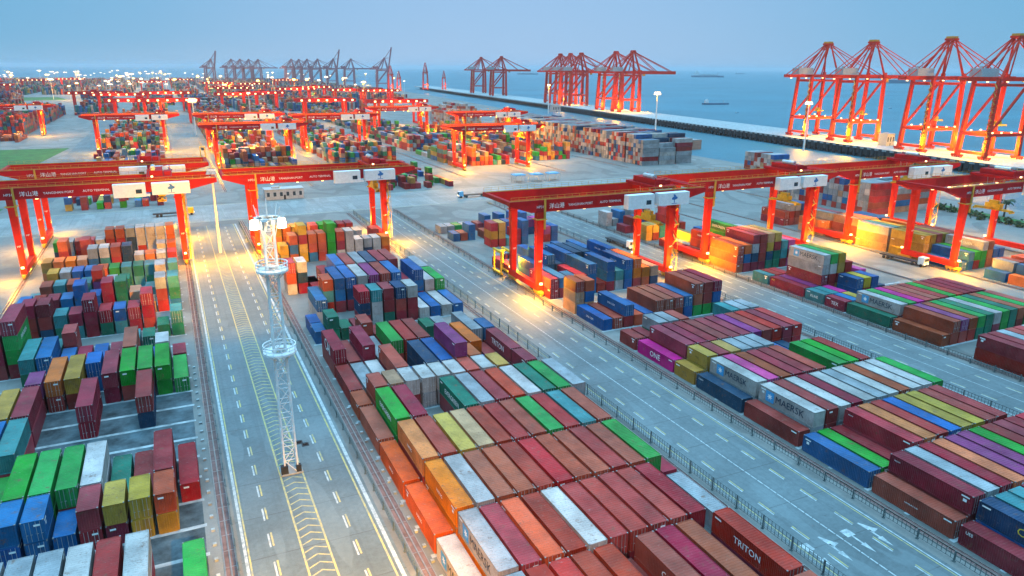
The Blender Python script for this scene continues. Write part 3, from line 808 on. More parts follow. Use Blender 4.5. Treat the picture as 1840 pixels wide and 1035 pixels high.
far_block(27, 13, 420, 560, WARM, .95, 5, 3); far_block(28, 13, 580, 1000, DARK, .9, 5, 4)
far_block(90, 13, 440, 640, DARK, .9, 4, 5); far_block(90, 13, 660, 1000, DARK, .85, 4, 6); far_block(92, 13, 345, 420, 'mmmggyb', .3, 2, 61)
far_block(156, 13, 415, 700, DARK+'mmmgg', .95, 4, 7); far_block(160, 13, 720, 980, DARK, .9, 4, 8)
far_block(208, 13, 425, 640, 'mmryydgbrn', .8, 4, 9)
far_block(-150, 14, 740, 1050, 'mmmbbdtkr', .95, 6, 10); far_block(-215, 18, 800, 1150, 'mmmmbdtr', .95, 6, 11); far_block(-140, 12, 680, 730, 'mrrokb', .6, 2, 13)
far_block(-130, 16, 1500, 1620, 'mmbdrs', .9, 5, 14); far_block(-320, 30, 1500, 1640, 'mmmbdrs', .9, 5, 15); far_block(-30, 16, 1250, 1450, DARK, .8, 4, 16); far_block(70, 16, 1150, 1450, DARK, .8, 4, 17); far_block(200, 16, 1050, 1400, DARK, .8, 4, 18)
for bx in range(-26, 7):
    for by in range(12):
        x_, y_ = 27+62.8*bx, 1030+185*by
        if x_ > 360+.1*by*185 or (x_ < -160 and y_ < 1700 and bx % 3 == 0) or rm.random() < .12: continue
        if -470 < x_ < -40 and 1200 < y_ < 1650: continue
        coarse_block(x_, 14, y_, y_+165, 'mmmrrbbbdddttsscckwwoyn', .9, 5, bx*50+by)
for bx in (-3, -4, -5, -6): coarse_block(27+62.8*bx, 14, 640+60*(-bx), 1010, 'mmmmrbddtsk', .9, 5, bx)
for iy in range(9):
    for ix in range(15):
        for t in range(int(9-abs(ix-7)*.45-rm.random())): mbox(272+2.6*ix, 742+6.4*iy, t*2.62+.01, 2.44, 6.06, 2.55, rm.choice('wwssnnrrwsk'))
# wall of empty boxes by the basin, ends towards the yard
r = random.Random(77)
yw = 372.0
for iy in range(80):
    yw += 2.66 if iy % 7 else 4.1
    for ix in range(3):
        n = 7-(r.random() < .35)-(r.random() < .12)-(1 if iy < 3 else 0)
        cols_ = 'sswwwmmksbwdsnr'
        for t in range(n): mbox(266+13*ix+r.uniform(-.12, .12), yw+r.uniform(-.05, .05), t*2.62+.01, 12.19, 2.40, 2.50, r.choice(cols_ if iy > 0 else 'ssswms'))
for x0_, y0_, nx, ny, tz in ((262, 205, 3, 22, 5), (317, 318, 1, 9, 4)):
    for iy in range(ny):
        for ix in range(nx):
            for t in range(tz if r.random() < .8 else tz-1): mbox(x0_+13*ix, y0_+2.66*iy, t*2.62+.01, 12.19, 2.44, 2.55, r.choice('sssswwrrmksnb'))
ms = obj('container_stacks', mass, 'paintface')
tag(ms, 'mass of farther container stacks filling the yard blocks', 'container stacks', kind='stuff')
# ------------------------------------------------------------------ rail mounted yard cranes
def yard_crane(span=41.9, gy=16.0, trolley=.55, drop=9.0, lite=False):
    """origin: foot of the front left leg; girders run along x"""
    t = bpy.data.objects.new('yard_crane', None); COL.objects.link(t)
    zb, zt = 22.6, 25.6
    for gyy in (0.0, gy):
        b = MB()   # box girder with tapered cantilever ends
        prof = [(-8.8, zt), (-8.8, zt-1.1), (-2.8, zb-.1), (span+3.0, zb-.1), (span+11.2, zt-1.2), (span+11.2, zt)]
        n = len(b.v)
        for yy in (gyy-.85, gyy+.85): b.v += [(x, yy, z) for x, z in prof]
        k = len(prof); b.f.append(tuple(n+i for i in range(k))); b.m.append(0); b.f.append(tuple(n+2*k-1-i for i in range(k))); b.m.append(0)
        for i in range(k):
            j = (i+1) % k; b.f.append((n+j, n+i, n+k+i, n+k+j)); b.m.append(0)
        for q in range(11): x = -1+q*(span+2)/10; b.box(x-.06, x+.06, gyy-.88, gyy+.88, zb, zt-.01)
        g = obj('girder', b, 'red', t)
        rb_ = MB(); s = -1 if gyy == 0 else 1; ye = gyy+s*.8
        for z in (.55, 1.1): rb_.bar((-8.5, ye, zt+z), (span+10.8, ye, zt+z), .06)
        x = -8.5
        while x < span+11: rb_.bar((x, ye, zt), (x, ye, zt+1.1), .06); x += 2.2
        rb_.box(-8.5, span+10.8, gyy-.3, gyy-.12, zt+.003, zt+.2); 
        obj('handrail', rb_, 'stair', g)
        if gyy == 0:
            lettering('HP31', 'letter_white', g, 'front', (-.2, -.90, zb+1.25), 1.9)
            lettering('洋山港', 'letter_white', g, 'front', (4.6, -.90, zb+1.25), 4.4)
            lettering('YANGSHAN PORT', 'letter_white', g, 'front', (11.7, -.90, zb+1.25), 7.4)
            lettering('AUTO TERMINAL', 'letter_white', g, 'front', (21.0, -.90, zb+1.3), 6.8)
            lettering('HP31', 'letter_white', g, 'front', (span+2.8, -.90, zb+1.6), 1.7)
    for x in (-8.3, span+10.6):
        obj('end_tie', MB().box(x-.5, x+.5, .85, gy-.85, zt-1.0, zt-.02), 'red', t)
    for x in (0, span):
        for yy in (0, gy):
            b = MB(); s = 1 if yy == 0 else -1
            b.bar((x, yy, 22.5), (x, yy+s*.25, 2.6), 2.0, 1.8, w2=1.45)
            b.box(x-1.25, x+1.25, yy-1.1, yy+1.1, 20.3, 20.55)
            l = obj('leg', b, 'legred', t)
            lettering('HP', 'letter_white', l, 'front', (x, yy-.95 if yy == 0 else yy-1.1, 9.4), .9)
        obj('sill_beam', MB().box(x-.75, x+.75, -1.2, gy+1.2, 1.5, 3.1), 'legred', t)
        for yy in (-.2, gy+.2):
            w = MB()
            for q in (-1.8, -.6, .6, 1.8): w.tube((x-.25, yy+q, .55), (x+.25, yy+q, .55), .42, n=10)
            w.box(x-.45, x+.45, yy-2.3, yy+2.3, .75, 1.45)
            obj('wheel_bogie', w, 'stair', t)
    # electric houses hung on the front girder
    h1 = MB().box(25.2, 33.6, -3.2, -.95, 21.6, 25.4); h1.box(31.0, 32.6, -3.22, -3.19, 22.6, 23.8, 1); h1.box(33.6, 34.6, -3.0, -1.2, 21.6, 22.2)
    obj('equipment_house', h1, ['white', 'glass'], t)
    e = obj('equipment_house', MB().box(35.2, 45.4, -3.2, -.95, 21.9, 25.3), 'white', t)
    em = MB(); pts = [(-.1, -1.2), (.15, -1.2), (.15, -.35), (.95, -.1), (1.05, .35), (.6, .55), (.2, 1.1), (-.45, 1.2), (-.2, .6), (-.9, .2), (-.75, -.3), (-.1, -.35)]
    em.prism(pts, 0, .012); em.box(-.9, .9, -1.45, -1.3, 0, .012)
    q = obj('emblem', em, 'emblem_navy', e); q.matrix_local = Matrix.Translation((40.3, -3.215, 23.7)) @ ROTS['front'].to_4x4()
    # trolley with machinery, ropes and spreader
    tx = span*trolley+4
    b = MB().box(tx-3.5, tx+3.5, .6, gy-.6, zt+.2, zt+1.0).box(tx-2.6, tx+1, 2.5, gy-3, zt+1.0, zt+2.6).box(tx+1.4, tx+3.2, 3, 7, zt+1.0, zt+2.2)
    b.bar((tx-3, 1.5, zt+1), (tx-3, 1.5, zt+3.2), .2).bar((tx+3, gy-2, zt+1), (tx+3, gy-2, zt+3), .2).bar((tx-3, 1.5, zt+3.1), (tx+3, gy-2, zt+2.9), .15)
    tr = obj('trolley', b, 'red', t); obj('motor', MB().tube((tx-1.5, 4, zt+3.1), (tx-1.5, 9, zt+3.1), .7, n=10), 'steel', tr); obj('floodlight', MB().box(tx-2.2, tx-1.6, .4, .7, zt+1.0, zt+1.4), 'lamp', tr)
    zs = zb-drop; b = MB()
    for a in (-1.2, 1.2):
        for c in (-2, 2): b.bar((tx+a*1.5, gy/2+c*1.3, zt), (tx+a*.6, gy/2+c, zs+1.6), .09)
    obj('hoist_rope', b, 'steel', t)
    b = MB().box(tx-.9, tx+.9, gy/2-2.4, gy/2+2.4, zs+.5, zs+1.9).box(tx-1.15, tx+1.15, gy/2-6.0, gy/2-5.6, zs-.6, zs).box(tx-1.15, tx+1.15, gy/2+5.6, gy/2+6.0, zs-.6, zs)
    b.box(tx-.35, tx+.35, gy/2-6, gy/2+6, zs-.3, zs+.3).box(tx-.7, tx+.7, gy/2-1.4, gy/2+1.4, zs+1.9, zs+2.8)
    for a in (-1, 1):
        for c in (-1, 1): b.bar((tx+a*.3, gy/2+c*1, zs+.4), (tx+a*1.2, gy/2+c*4.5, zs+.1), .18)
    obj('spreader', b, 'yellow', t)
    # stair on the right front leg
    b = MB(); z = 1.5; i = 0; xs = span+1.5
    while z < 22:
        z2 = min(z+2.4, 22.4); a, c = ((-1.2, 1.2) if i % 2 == 0 else (1.2, -1.2))
        b.bar((xs, a, z), (xs, c, z2), .5, .12); b.bar((xs+.3, a, z+1), (xs+.3, c, z2+1), .07); b.box(xs-.55, xs+.55, c-.5, c+.5, z2-.06, z2); z = z2; i += 1
    b.bar((xs+.6, -1.3, 1.5), (xs+.6, -1.3, 24), .1); b.bar((xs+.6, 1.3, 1.5), (xs+.6, 1.3, 24), .1)
    b.bar((xs, 1.2, 22.4), (xs+3.2, 0, zt+.4), .5, .12)
    obj('stair', b, 'stair', t)
    b = MB(); x = 1.15
    b.bar((x-.15, -1.15, 18), (x-.15, -1.15, zt+.3), .5, .35); b.box(-1.5, 1.5, -1.6, 1.3, 20.56, 20.75)
    obj('service_platform', b, 'stair', t)
    f = MB()
    for x in (6, 14, 22, 30, 38):
        for yy in (1.2, gy-1.2): f.box(x-.35, x+.35, yy-.3, yy+.3, zb-.55, zb-.12)
    for x in (0, span):
        for yy in (-1.6, gy+1.6): f.box(x-.35, x+.35, yy-.25, yy+.25, 3.2, 3.7)
    obj('floodlight', f, 'lamp', t)
    return t
def place(o, x, y, label, group=None, s=1.0):
    o.location = (x, y, 0); tag(o, label, 'crane', group or 'red gantry cranes over the yard blocks'); return o
near = [('two-girder red yard crane in front at the left edge, over the left block', -41.3, 236.5, .80, 3.0),
        ('red yard crane standing close behind the front crane of the left block', -41.3, 277, .72, 5.0),
        ('red yard crane over the middle block behind the lattice light mast', 22.3, 240, .88, 5.0),
        ('red yard crane over the right block, its yellow spreader between its right legs', 84.6, 163.5, .86, 7.0),
        ('red yard crane of the far right block with its left legs in the right road', 147.0, 172, .84, 7.0),
        ('red yard crane at right whose white house stands before the ship cranes', 210.2, 173, .80, 5.0),
        ('red yard crane cut by the right picture edge, bright lamps at its left legs', 210.2, 134, .56, 7.0)]
protos = []
for lab, x, y, tr, dr in near: protos.append(place(yard_crane(trolley=tr, drop=dr), x, y, lab))
far_src = protos[2]; src_kids = {far_src.name: list(far_src.children)}
def kid_map(o):
    d = {o.name: list(o.children)}
    for c in d[o.name]: d.update(kid_map(c))
    return d
KIDS.update(kid_map(far_src))
for k in list(KIDS):
    if not KIDS[k]: KIDS[k] = []
def tree(o, parent=None):
    c = o.copy(); COL.objects.link(c)
    if parent: c.parent = parent
    for ch in KIDS.get(o.name, []): tree(ch, c)
    return c
farc = [('distant red crane left of the chevron road over mixed dark stacks', -44, 572), ('orange-lit red crane right behind the cross road over warm lit stacks', 25, 459),
        ('red crane close behind the orange-lit one over the same block', 26, 560), ('red crane standing alone in front of the wall of pale boxes', 155, 397),
        ('red crane behind the lone one, half hiding a round heap of boxes', 163, 612), ('red crane reaching in front of the basin at its right end', 204, 520),
        ('left edge red crane cut by the picture border, above a grass field', -138, 735), ('red crane with two white houses in the middle distance', 88, 530)]
for lab, x, y in farc: place(tree(far_src), x, y, lab)
def small_crane():
    t = bpy.data.objects.new('yard_crane', None); COL.objects.link(t)
    for gyy in (0, 16):
        obj('girder', MB().box(-8.8, 53, gyy-1.1, gyy+1.1, 22.4, 25.8), 'red', t)
    for x in (0, 41.9):
        for yy in (0, 16): obj('leg', MB().bar((x, yy, 22.5), (x, yy, 1.5), 2.4, 2.2, w2=1.9), 'legred', t)
        obj('sill_beam', MB().box(x-.9, x+.9, -1.5, 17.5, 1.0, 3.1), 'red', t)
    obj('trolley', MB().box(20, 27, .6, 15.4, 25.9, 28.2), 'red', t)
    f = MB()
    for x in (-4, 4, 13, 22, 31, 40, 49): f.box(x-.9, x+.9, -1.9, -1.15, 23.4, 24.9)
    obj('floodlight', f, 'lamp', t); return t
sc0 = small_crane(); KIDS.update(kid_map(sc0)); sc_used = [0]
def small():
    sc_used[0] += 1
    return sc0 if sc_used[0] == 1 else tree(sc0)
fr = [(160,168),(250,165),(186,178),(240,178),(385,167),(425,165),(497,158),(530,155),(592,160),(646,161),(533,178),(665,180)]
def ray_at(u, v, z):
    d = _F+_R2*((u-920)/FOC)+_D2*((v-517.5)/FOC); t = (z-CAM_H)/d.z; return d.x*t, d.y*t
FN = ['leftmost small crane far away with a row of lamps','small far crane with lamps, third of the left cluster','lower small far crane among the left cluster','small far crane at the right end of the left cluster',
      'small far crane just right of the bright road lamp','small far crane next to the one beside the road lamp','small far crane left of the picture middle, taller leg','small far crane with a yellow leg below the blue cranes',
      'small far crane below the raised blue booms','small far crane right of the raised booms, by grey stacks','orange lit small crane above the yard crane house','orange small crane with four lamps near the basin']
for (u, v), lab in zip(fr, FN):
    x, y = ray_at(u, v, 25.6); c = small(); place(c, x+8.8, y, lab); point((x+30, y-6, 18), 12000, 1.2)
rf = random.Random(21)
for i in range(18):
    bx = rf.randint(-7, 5); x = 23+62.8*bx; y = rf.uniform(1060, 2300)
    if x > 330: continue
    c = small(); place(c, x, y, 'tiny red gantry crane among the far container blocks below the horizon', 'tiny gantry cranes of the far terminal')
# lamps of the cranes
for n, (lab, x, y, tr, dr) in enumerate(near):
    for dx in (0, 41.9):
        k = .6 if n < 2 else 1.0
        point((x+dx+(-3.4 if dx == 0 else 3.4), y-4.2, 4.4), 4200*k, .5); point((x+dx+(3.2 if dx == 0 else -3.2), y+20.2, 4.4), 3600*k, .5)
    for dx, e in ((8, .45 if n < 2 else 1.0), (33, .45 if n < 2 else 1.0)):
        spot((x+dx, y+2, 22.0), (x+dx, y-4, 0), 9500*e, 105)
    spot((x-6, y+3, 23), (x-9, y-6, 0), 9500, 90); spot((x+49, y+3, 23), (x+51, y-6, 0), 9500, 90)
for n, (lab, x, y) in enumerate(farc):
    for dx in (-4, 21, 46): point((x+dx, y+6, 20), 15000 if n in (1, 2, 3) else 10000, .8)
    for dx in (0, 42): point((x+dx, y-3, 5), 3000, .8)

spot((206, 396, 24), (238, 452, 0), 60000, 120); spot((150, 396, 24), (140, 372, 0), 30000, 100)  # extra spots added by the lone crane to brighten the apron, without lamp heads
# ------------------------------------------------------------------ ship-to-shore quay cranes
def quay_crane(lit=True, mat='deepred', boom_up=False, k=1.0):
    """origin: middle of the feet; boom along +x over the sea"""
    t = bpy.data.objects.new('quay_crane', None); COL.objects.link(t)
    gx, gy = 15.0, 10.5; zb = 52.0
    for sx in (-1, 1):
        for sy in (-1, 1):
            b = MB(); b.bar((sx*gx, sy*gy, 2), (sx*gx+(2.0 if sx < 0 else -0.0), sy*gy*.86, zb+(4 if sx > 0 else 1)), 2.3*k, 2.1*k, w2=1.8*k)
            l = obj('leg', b, mat, t)
            w = MB().box(sx*gx-.8, sx*gx+.8, sy*gy-4.5, sy*gy+4.5, .9, 2.2)
            for q in (-3.6, -1.8, 0, 1.8, 3.6): w.tube((sx*gx-.4, sy*gy+q, .5), (sx*gx+.4, sy*gy+q, .5), .5, n=8)
            obj('wheel_bogie', w, 'deepred', t)
    for sy in (-1, 1):
        obj('portal_beam', MB().box(-gx, gx, sy*gy-.9, sy*gy+.9, 15.5, 17.6), mat, t)
        obj('diagonal_brace', MB().bar((-gx+1, sy*gy*.96, 17.5), (gx-.8, sy*gy*.88, zb-1), 1.1*k), mat, t)
        obj('upper_tie', MB().bar((-gx+1.8, sy*gy*.87, zb-3), (gx, sy*gy*.87, zb-3), 1.3*k), mat, t)
    for sx in (-1, 1):
        obj('sill_beam', MB().box(sx*gx-1, sx*gx+1, -gy, gy, 3.2, 5.0), mat, t); obj('portal_beam', MB().box(sx*gx-.8, sx*gx+.8, -gy, gy, 15.6, 17.4), mat, t)
        obj('upper_tie', MB().bar((sx*(gx-1), -gy*.86, zb-3.5), (sx*(gx-1), gy*.86, zb-3.5), 1.4), mat, t)
    top = 80.0
    b = MB()
    for sy in (-1, 1):
        b.bar((gx-.5, sy*gy*.84, zb+2), (gx-7, sy*2.6, top), 1.3*k, w2=.9*k); b.bar((-gx+4, sy*gy*.8, zb+1), (gx-8, sy*2.6, top), .95*k)
        b.bar((-1, sy*6, zb+2), (gx-8, sy*2.2, top-1), .6*k)
    b.box(gx-10.5, gx-4.5, -3.6, 3.6, top-.8, top+.6)
    a = obj('apex_frame', b, mat, t)
    obj('apex_platform', MB().box(gx-10, gx-5, -3, 3, top+.6, top+2.0), 'stair' if lit else mat, a)
    bm = MB()
    for sy in (-1, 1): bm.box(-33, gx+2, sy*3.2-.7, sy*3.2+.7, zb-.6, zb+2.0)
    for q in range(9): x = -33+q*6.1; bm.box(x-.4, x+.4, -2.5, 2.5, zb, zb+1.6)
    obj('rear_girder', bm, mat, t)
    def bp(s, y, z):   # point along the boom
        if boom_up: return (gx+2+s*math.cos(R(80)), y, zb+z+s*math.sin(R(80)))
        return (gx+2+s, y, zb+z)
    Lb = 56
    bm = MB()
    for sy in (-1, 1):
        bm.bar(bp(0, sy*3.2, .7), bp(Lb, sy*3.2, .7), 1.4*k, 2.2*k)
    for q in range(1, 10): bm.bar(bp(q*Lb/9.2, -3.2, .7), bp(q*Lb/9.2, 3.2, .7), .8)
    obj('boom', bm, mat, t)
    st = MB()
    for sy in (-1, 1):
        st.bar((gx-7, sy*2.4, top), bp(Lb*.5, sy*3.2, 1.6), .42*k); st.bar((gx-7, sy*2.2, top), bp(Lb*.93, sy*3.2, 1.6), .42*k)
        st.bar((gx-8, sy*2.4, top), (-31, sy*3.2, zb+1.8), .42*k); st.bar((gx-8, sy*2.2, top), (-18, sy*3.2, zb+1.8), .42*k)
    obj('stay', st, mat, t)
    obj('machinery_house', MB().box(-24, -9, -4.6, 4.6, zb+2.2, zb+7.6).box(-22, -20, -2, 0, zb+7.6, zb+9).box(-15, -14.4, 1, 1.6, zb+7.6, zb+12), 'roofgrey' if mat == 'deepred' else mat, t)
    obj('trolley_cab', MB().box(gx+8, gx+13, -3.2, 3.2, zb-1.2, zb-.3).box(gx+9, gx+12, -1.6, 1.6, zb-3.8, zb-1.2) if not boom_up else MB().box(-6, 0, -3.2, 3.2, zb-3.8, zb-.9), 'yellow', t)
    b = MB(); z = 3; i = 0
    while z < zb-3:
        b.bar((-gx-1.7, -gy+(-1 if i % 2 else 1), z), (-gx-1.5, -gy+(1 if i % 2 else -1), z+2.6), .7, .15); b.box(-gx-2.4, -gx-.9, -gy-1.6, -gy+1.6, z-.08, z); z += 2.6; i += 1
    obj('stair', b, 'stair' if mat == 'deepred' else mat, t)
    if lit:
        f = MB()
        for x in (-13, -5, 4, 12):
            for sy in (-1, 1): f.box(x-.5, x+.5, sy*(gy+1.0)-.3, sy*(gy+1.0)+.3, 17.7, 18.6)
        for x in (-28, -12, 6, 22, 40): f.box(x-.4, x+.4, -.6, .6, zb-1.4, zb-.8) if not (boom_up and x > 10) else None
        obj('floodlight', f, 'lamp', t)
        obj('spreader', MB().box(gx-14, gx-7, -4, 4, 22, 23).box(gx-11.5, gx-9.5, -2, 2, 23, 25), 'yellow', t)
    return t
qang = -math.atan(.125)
def qplace(o, y, label, group, dx=0): 
    o.location = (xn(y)+29+dx, y, 0); o.rotation_euler = (0, 0, qang); return tag(o, label, 'quay crane', group)
q0 = quay_crane(True, k=1.25); KIDS.update(kid_map(q0))
G1 = 'tall red quay cranes at the right'
qs = [(q0, 497, 'leftmost tall red quay crane of the right-hand group, boom over the sea', G1)]
def qc(): return tree(q0)
for y, lab in ((444, 'second tall red quay crane from the left in the right-hand group'), (370, 'third tall red quay crane of the right-hand group, tall diagonal brace'), (319, 'tall red quay crane nearest the right picture edge')): qs.append((qc(), y, lab, G1))
for o, y, lab, g in qs: qplace(o, y, lab, g)
G2 = 'red quay cranes beside the bright basin mast'
q2 = quay_crane(False, 'deepred', k=1.9); KIDS.update(kid_map(q2))
for i, (y, lab) in enumerate(((872, 'quay crane nearest to the bright mast in the middle group, boom far right'), (925, 'second quay crane from the bright mast in the middle group'), (1050, 'middle crane of the five red quay cranes by the bright mast'), (1095, 'fourth red quay crane of the middle group, purplish red'), (1140, 'farthest red quay crane of the middle group, leftmost of its five'))):
    qplace(q2 if i == 0 else tree(q2), y, lab, G2)
for y, lab in ((1480, 'right one of the two lone quay cranes left of the middle group'), (1640, 'left one of the two lone quay cranes left of the middle group')): qplace(tree(q2), y, lab, 'two lone quay cranes in the distance')
def at_depth(u, d):
    a = math.atan((u-920)/FOC)+YAW; r = d/math.cos(a-YAW); return r*math.sin(a), r*math.cos(a)
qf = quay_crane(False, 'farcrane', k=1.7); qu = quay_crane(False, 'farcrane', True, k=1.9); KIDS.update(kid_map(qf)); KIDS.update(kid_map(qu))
uf = uu = 0
fl = [(432,2600,0),(447,2600,0),(462,2650,0),(478,2650,0),(535,2500,0),(548,2500,0),(562,2450,0),(580,2400,0),(637,2300,0),(397,2600,1),(607,2300,1),(694,2000,1)]
names = ['leftmost blue-grey far quay crane with a level boom','second blue-grey far quay crane from the left','third blue-grey far quay crane, middle of the left cluster','right end blue-grey crane of the left cluster','blue-grey far crane starting the central cluster','blue-grey far crane second in the central cluster','blue-grey far crane third in the central cluster','blue-grey far crane at the end of the central cluster','single blue-grey far crane between the raised booms','leftmost far crane with a raised boom','far crane with its boom raised high, middle one','rightmost far crane with its boom raised high']
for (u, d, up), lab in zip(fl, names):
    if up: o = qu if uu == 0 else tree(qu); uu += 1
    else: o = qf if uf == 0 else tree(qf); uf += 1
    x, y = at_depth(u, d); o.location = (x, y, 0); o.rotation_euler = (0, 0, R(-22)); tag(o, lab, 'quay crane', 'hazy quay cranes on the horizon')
for u, d, s, lab in ((708,1900,.75,'small orange lit far crane left of the channel'),(722,1900,.6,'tiny orange lit crane left of the channel, right one'),(768,2000,.85,'small lit crane right of the channel with a tall tip'),(800,2050,.6,'tiny lit crane just left of the two lone quay cranes')):
    x, y = at_depth(u, d); o = tree(q2); o.location = (x, y, 0); o.rotation_euler = (0, 0, R(65)); o.scale = (s*.7, s*.7, s); tag(o, lab, 'quay crane', 'small lit cranes by the channel mouth'); point((x, y-14, 12), 5000, 2)
for y, w in ((497, 1), (444, 1), (370, 1), (327, 1), (872, 1), (925, .8), (1080, .8)):
    c, s = math.cos(qang), math.sin(qang)
    for dx, dy, z in ((-19, -14, 9), (5, -15, 9), (22, -13, 10)):
        point((xn(y)+29+dx*c-dy*s, y+dx*s+dy*c, z), 20000*w*(1 if y < 600 else .7), 1.0)

# ------------------------------------------------------------------ ships, palm, buildings, small things
def ship(loc, L, rz, label, cargo=True, name='cargo_ship'):
    t = empty(name, loc, rz); tag(t, label, 'ship', None)
    b = MB(); w = L*.14; h = L*.055
    b.prism([(-L/2, -w/2), (L*.36, -w/2), (L/2, 0), (L*.36, w/2), (-L/2, w/2)], -2, h); obj('hull', b, 'hull', t)
    obj('deckhouse', MB().box(-L*.42, -L*.30, -w*.42, w*.42, h, h+L*.10).box(-L*.39, -L*.33, -w*.2, w*.2, h+L*.10, h+L*.14), 'shipwhite', t)
    obj('mast', MB().bar((L*.3, 0, h), (L*.3, 0, h+L*.1), L*.012), 'steel', t)
    if cargo:
        c = MB()
        for q in range(4): c.box(-L*.26+q*L*.14, -L*.26+q*L*.14+L*.12, -w*.4, w*.4, h, h+L*.03)
        obj('hatch_cover', c, 'steel', t)
    return t
def onsea(u, v): return (*ray_at(u, v, SEA), SEA)
ship(onsea(1272, 139), 270, R(-22), 'dark cargo ship on the sea between the two crane groups')
ship(onsea(1286, 188), 54, R(-15), 'small tug on the water right of the bright mast', False, 'tug_boat')
ship(onsea(1645, 150), 330, R(-20), 'long blue cargo ship seen behind the right-hand quay cranes')
ship(onsea(948, 134), 220, R(-20), 'hazy ship behind the red quay cranes of the middle group')
ship(onsea(1330, 133), 150, R(-25), 'tiny hazy ship near the horizon')
ship(onsea(1600, 195), 14, R(20), 'white sailing boat between the quay cranes', False, 'small_boat')
ship(onsea(1325, 203), 9, R(10), 'small white boat lowest on the open water', False, 'small_boat')
ship((505, 930, SEA), 36, R(80), 'dark launch moored under the quay by the bright mast', False, 'launch')
# tank-like white building on the pier, house on the cross road
def house(loc, lx, ly, h, label, rz=0):
    t = empty('control_building', loc, rz); tag(t, label, 'building')
    w = obj('wall', MB().box(-lx/2, lx/2, -ly/2, ly/2, 0, h), 'roofgrey', t)
    obj('roof', MB().box(-lx/2-.2, lx/2+.2, -ly/2-.2, ly/2+.2, h, h+.35).box(-lx*.3, -lx*.1, -ly*.2, ly*.2, h+.35, h+1.2), 'roofgrey', t)
    n = max(2, int(lx/2.6))
    for i in range(n):
        x = -lx/2+(i+.5)*lx/n; m = MB().box(x-.6, x+.6, -ly/2-.03, -ly/2-.004, h*.35, h*.75); obj('window', m, 'glass', t)
    obj('door', MB().box(-.5, .5, -ly/2-.06, -ly/2-.035, 0, 2.1), 'dark', t)
    return t
house((45, 343, 0), 17, 7, 4.5, 'low pale building under the middle crane by the cross road')
house((525, 408, 0), 9, 8, 9, 'white service building on the pier between the quay cranes')
house((490, 905, 0), 13, 9, 9, 'white lit building left of the middle quay cranes')
for i, (x, y) in enumerate(((166, 346), (176, 345), (186, 345))):
    t = empty('canopy', (x, y, 0)); tag(t, ['left', 'middle', 'right'][i]+' one of the three small blue canopies on the cross road', 'canopy', 'blue canopies on the cross road')
    obj('canopy_roof', MB().box(-3.2, 3.2, -2.6, 2.6, 3.6, 4.0).box(-2.6, 2.6, -2, 2, 4.0, 4.2), 'bluecanopy', t)
    for a in (-1, 1):
        for c in (-1, 1): obj('post', MB().box(a*2.9-.1, a*2.9+.1, c*2.3-.1, c*2.3+.1, 0, 3.6), 'steel', t)
# palm
t = empty('palm_tree', (311, 181, 0)); tag(t, 'single dark palm by the water at the right edge', 'tree')
obj('trunk', MB().tube((0, 0, 0), (.2, .1, 6.5), .4, .24, 8), 'bark', t)
b = MB(); rp = random.Random(4)
for i in range(26):
    an = rp.uniform(0, 6.283); up = rp.uniform(-.1, 1.1); L = rp.uniform(2.6, 3.9); p = Vector((.2, .1, 6.4)); d = Vector((math.cos(an), math.sin(an), up)).normalized()
    for q in range(6):
        p2 = p+d*(L/6); d.z -= .22; d.normalize(); sd = d.cross(Vector((0, 0, 1))).normalized()
        for s in (-1, 1):
            b.poly([p, p2, p2+sd*s*.75+Vector((0, 0, -.35)), p+sd*s*.55+Vector((0, 0, -.2))])
        p = p2
obj('crown', b, 'leaf', t)
# shrubs along the strip at the right
for i in range(16):
    y = 150+5.2*i; x = 290+.10*(y-120)+rp.uniform(0, 6)
    m = MB()
    for q in range(90):
        v = Vector((rp.gauss(0, 1), rp.gauss(0, 1), rp.gauss(0, .6)+.9)); s = rp.uniform(.25, .5)
        a = Vector((rp.uniform(-1, 1), rp.uniform(-1, 1), rp.uniform(-1, 1))).normalized()*s; c = a.cross(Vector((rp.uniform(-1, 1), rp.uniform(-1, 1), rp.uniform(-1, 1)))).normalized()*s
        m.quad(v-a-c, v+a-c, v+a+c, v-a+c)
    o = obj('shrub', m, 'leaf'); o.location = (x, y, .2); tag(o, 'round dark green shrub on the strip by the palm', 'shrub', 'shrubs on the green strip')
# yellow service lifts beside the crane legs
def lift(loc, label):
    t = empty('straddle_lift', loc); tag(t, label, 'yard vehicle')
    b = MB()
    for a in (-1.4, 1.4):
        for c in (-2.4, 2.4): b.bar((a, c, .8), (a, c, 7.2), .4)
        b.box(a-.3, a+.3, -3, 3, 6.9, 7.5); b.box(a-.35, a+.35, -3.2, 3.2, .7, 1.2)
    b.box(-1.4, 1.4, -.5, .5, 7.0, 7.4); obj('frame', b, 'yellow', t)
    w = MB()
    for a in (-1.4, 1.4):
        for c in (-2.5, -.9, .9, 2.5): w.tube((a-.2, c, .5), (a+.2, c, .5), .5, n=10)
    obj('wheel', w, 'dark', t); obj('cab', MB().box(-.8, .8, -3.6, -2.6, 5.4, 6.9), 'glass', t)
lift((84.2, 186, 0), 'yellow tall straddle lift behind the left legs of the right block crane')
lift((19.4, 520, 0), 'small yellow lift on the distant road left of the orange-lit crane')
